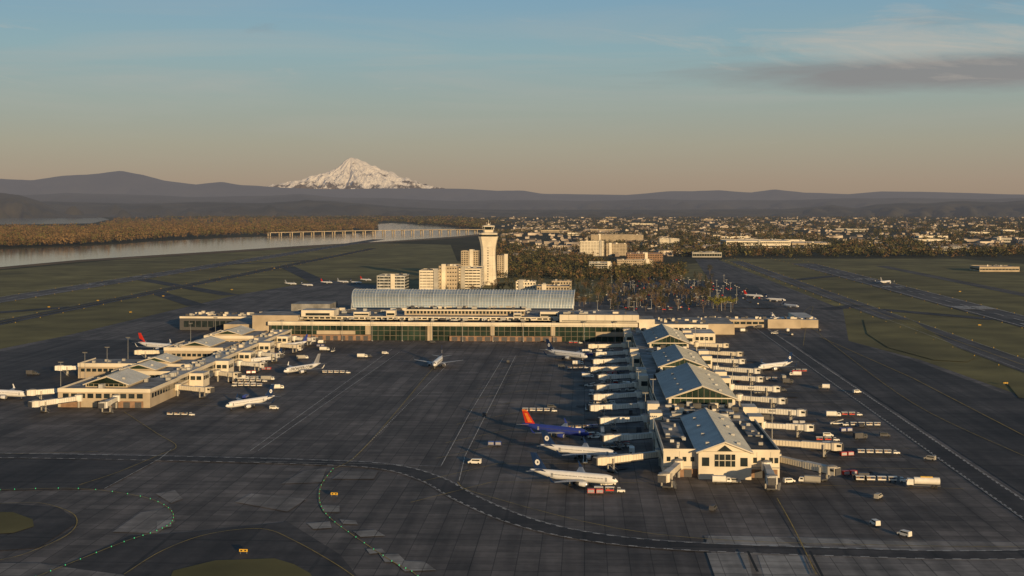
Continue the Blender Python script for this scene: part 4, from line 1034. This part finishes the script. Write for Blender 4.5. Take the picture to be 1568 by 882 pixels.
for x,y in ((373,850),(512,762),(1540,590),(200,480),(75,472),(1500,500),(1470,448),(355,445),(150,462),(420,412),(250,455)): sign(x,y)

def bridge():
    mb=MB(); p0=site(412,361.5); p1=site(742,356)
    d=Vector((p1[0]-p0[0],p1[1]-p0[1])); L=d.length; an=math.atan2(d.y,d.x)
    n=22
    def zdeck(t): return 14+3*math.sin(math.pi*t)
    for i in range(n):
        x0=L*i/n; x1=L*(i+1)/n; z0=zdeck(i/n); z1=zdeck((i+1)/n)
        mb.loft([[(x,-13,z-1.2),(x,13,z-1.2),(x,13,z+1.0),(x,-13,z+1.0)] for x,z in ((x0,z0),(x1,z1))],'wall2')
        mb.box(x0-1.6,x0+1.6,-11,-7,0,z0-1.3,'wall2'); mb.box(x0-1.6,x0+1.6,7,11,0,z0-1.3,'wall2'); mb.box(x0-2,x0+2,-12,12,z0-2.6,z0-1.31,'wall2')
    mb.finish('road_bridge',p0[0],p0[1],0,an)
bridge()

# ---------------------------------------------------------------- sun and sky
EL=math.radians(8.0); off=math.radians(27)
sx=-SP*math.cos(off)+CP*math.sin(off); sy=-CP*math.cos(off)-SP*math.sin(off)
sv=Vector((sx*math.cos(EL),sy*math.cos(EL),math.sin(EL)))
ld=bpy.data.lights.new('sun','SUN'); ld.energy=5.0; ld.angle=math.radians(.5); ld.color=(1.0,.70,.36)
so=bpy.data.objects.new('sun',ld); bpy.context.scene.collection.objects.link(so); so.rotation_euler=sv.to_track_quat('Z','Y').to_euler()
w=bpy.data.worlds.new("World"); bpy.context.scene.world=w; w.use_nodes=True
nt=w.node_tree; n=nt.nodes; l=nt.links; bg=n['Background']
sk=n.new('ShaderNodeTexSky'); sk.sky_type='NISHITA'; sk.sun_disc=False; sk.sun_elevation=EL; sk.sun_rotation=math.atan2(sx,sy)
sk.air_density=1.0; sk.dust_density=1.0; sk.ozone_density=2.0
tc=n.new('ShaderNodeTexCoord'); sep=n.new('ShaderNodeSeparateXYZ'); l.new(tc.outputs['Generated'],sep.inputs[0])
def math_(op,a,b=None,clamp=False):
    m=n.new('ShaderNodeMath'); m.operation=op; m.use_clamp=clamp
    for i,v in enumerate((a,b)):
        if v is None: continue
        if isinstance(v,(int,float)): m.inputs[i].default_value=v
        else: l.new(v,m.inputs[i])
    return m.outputs[0]
S=.10
az=math_('ARCTAN2',sep.outputs['X'],sep.outputs['Y']); el=sep.outputs['Z']
hr=n.new('ShaderNodeValToRGB'); cr=hr.color_ramp; l.new(math_('MULTIPLY',el,2.5,True),hr.inputs[0])
cols=[(0.0,(.35,.26,.195)),(.05,(.37,.285,.22)),(.12,(.365,.335,.265)),(.20,(.325,.37,.335)),(.30,(.265,.395,.43)),(.42,(.20,.355,.48)),(1.0,(.12,.22,.36))]
cr.elements[0].position=0; cr.elements[0].color=(*cols[0][1],1); cr.elements[1].position=1; cr.elements[1].color=(*cols[-1][1],1)
for p_,c_ in cols[1:-1]:
    e=cr.elements.new(p_); e.color=(*c_,1)
hs=n.new('ShaderNodeVectorMath'); hs.operation='SCALE'; l.new(hr.outputs[0],hs.inputs[0]); hs.inputs['Scale'].default_value=1/S
mr=n.new('ShaderNodeMapRange'); mr.inputs[1].default_value=.2; mr.inputs[2].default_value=.7; mr.inputs[3].default_value=.85; mr.inputs[4].default_value=.2; l.new(el,mr.inputs[0])
m0=n.new('ShaderNodeMix'); m0.data_type='RGBA'; l.new(mr.outputs[0],m0.inputs[0]); l.new(sk.outputs[0],m0.inputs[6]); l.new(hs.outputs[0],m0.inputs[7])
def streak(sa,se,scale,dist,rough=.58,rot=0):
    cb=n.new('ShaderNodeCombineXYZ'); l.new(math_('ADD',math_('MULTIPLY',az,sa),math_('MULTIPLY',el,rot)),cb.inputs[0]); l.new(math_('MULTIPLY',el,se),cb.inputs[1])
    nz=n.new('ShaderNodeTexNoise'); nz.inputs['Scale'].default_value=scale; nz.inputs['Detail'].default_value=9; nz.inputs['Roughness'].default_value=rough; nz.inputs['Distortion'].default_value=dist
    l.new(cb.outputs[0],nz.inputs['Vector']); return nz.outputs['Fac']
def gauss(v,c,s):
    d=math_('DIVIDE',math_('SUBTRACT',v,c),s); return math_('EXPONENT',math_('MULTIPLY',math_('MULTIPLY',d,d),-1.0))
def mixc(base,fac,col):
    mx=n.new('ShaderNodeMix'); mx.data_type='RGBA'; l.new(fac,mx.inputs[0]); l.new(base,mx.inputs[6]); mx.inputs[7].default_value=(*[c/S for c in col],1); return mx.outputs[2]
cur=m0.outputs[2]
f0=math_('MULTIPLY',math_('MULTIPLY',math_('SUBTRACT',streak(2.0,22,1.5,.6),.46),3.0,True),.5)
f0=math_('MULTIPLY',f0,gauss(el,.108,.05))
cur=mixc(cur,f0,(.46,.43,.385))
nA=streak(2.4,15,1.5,.7)
g1=math_('MULTIPLY',gauss(az,.30,.20),gauss(el,.100,.017))
f1=math_('MULTIPLY',math_('MULTIPLY',math_('ADD',math_('SUBTRACT',nA,.64),math_('MULTIPLY',g1,.50)),3.2,True),.85)
cur=mixc(cur,f1,(.245,.235,.235))
nB=streak(4.5,20,1.6,1.3,.65,14)
g2=math_('MULTIPLY',gauss(az,.31,.17),gauss(el,.124,.022))
f2=math_('MULTIPLY',math_('MULTIPLY',math_('ADD',math_('SUBTRACT',nB,.64),math_('MULTIPLY',g2,.34)),3.2,True),.62)
cur=mixc(cur,f2,(.56,.48,.40))
l.new(cur,bg.inputs['Color']); bg.inputs['Strength'].default_value=S

sc=bpy.context.scene
cd=bpy.data.cameras.new('camera'); cam=bpy.data.objects.new('camera',cd); sc.collection.objects.link(cam); sc.camera=cam
cam.location=(0,0,CAMH); cam.rotation_euler=(math.radians(90),0,0); cd.sensor_width=36; cd.lens=36*1950/1568; cd.shift_y=-125/1568; cd.clip_start=1; cd.clip_end=200000
sc.view_settings.view_transform='Standard'; sc.view_settings.look='None'; sc.view_settings.exposure=0
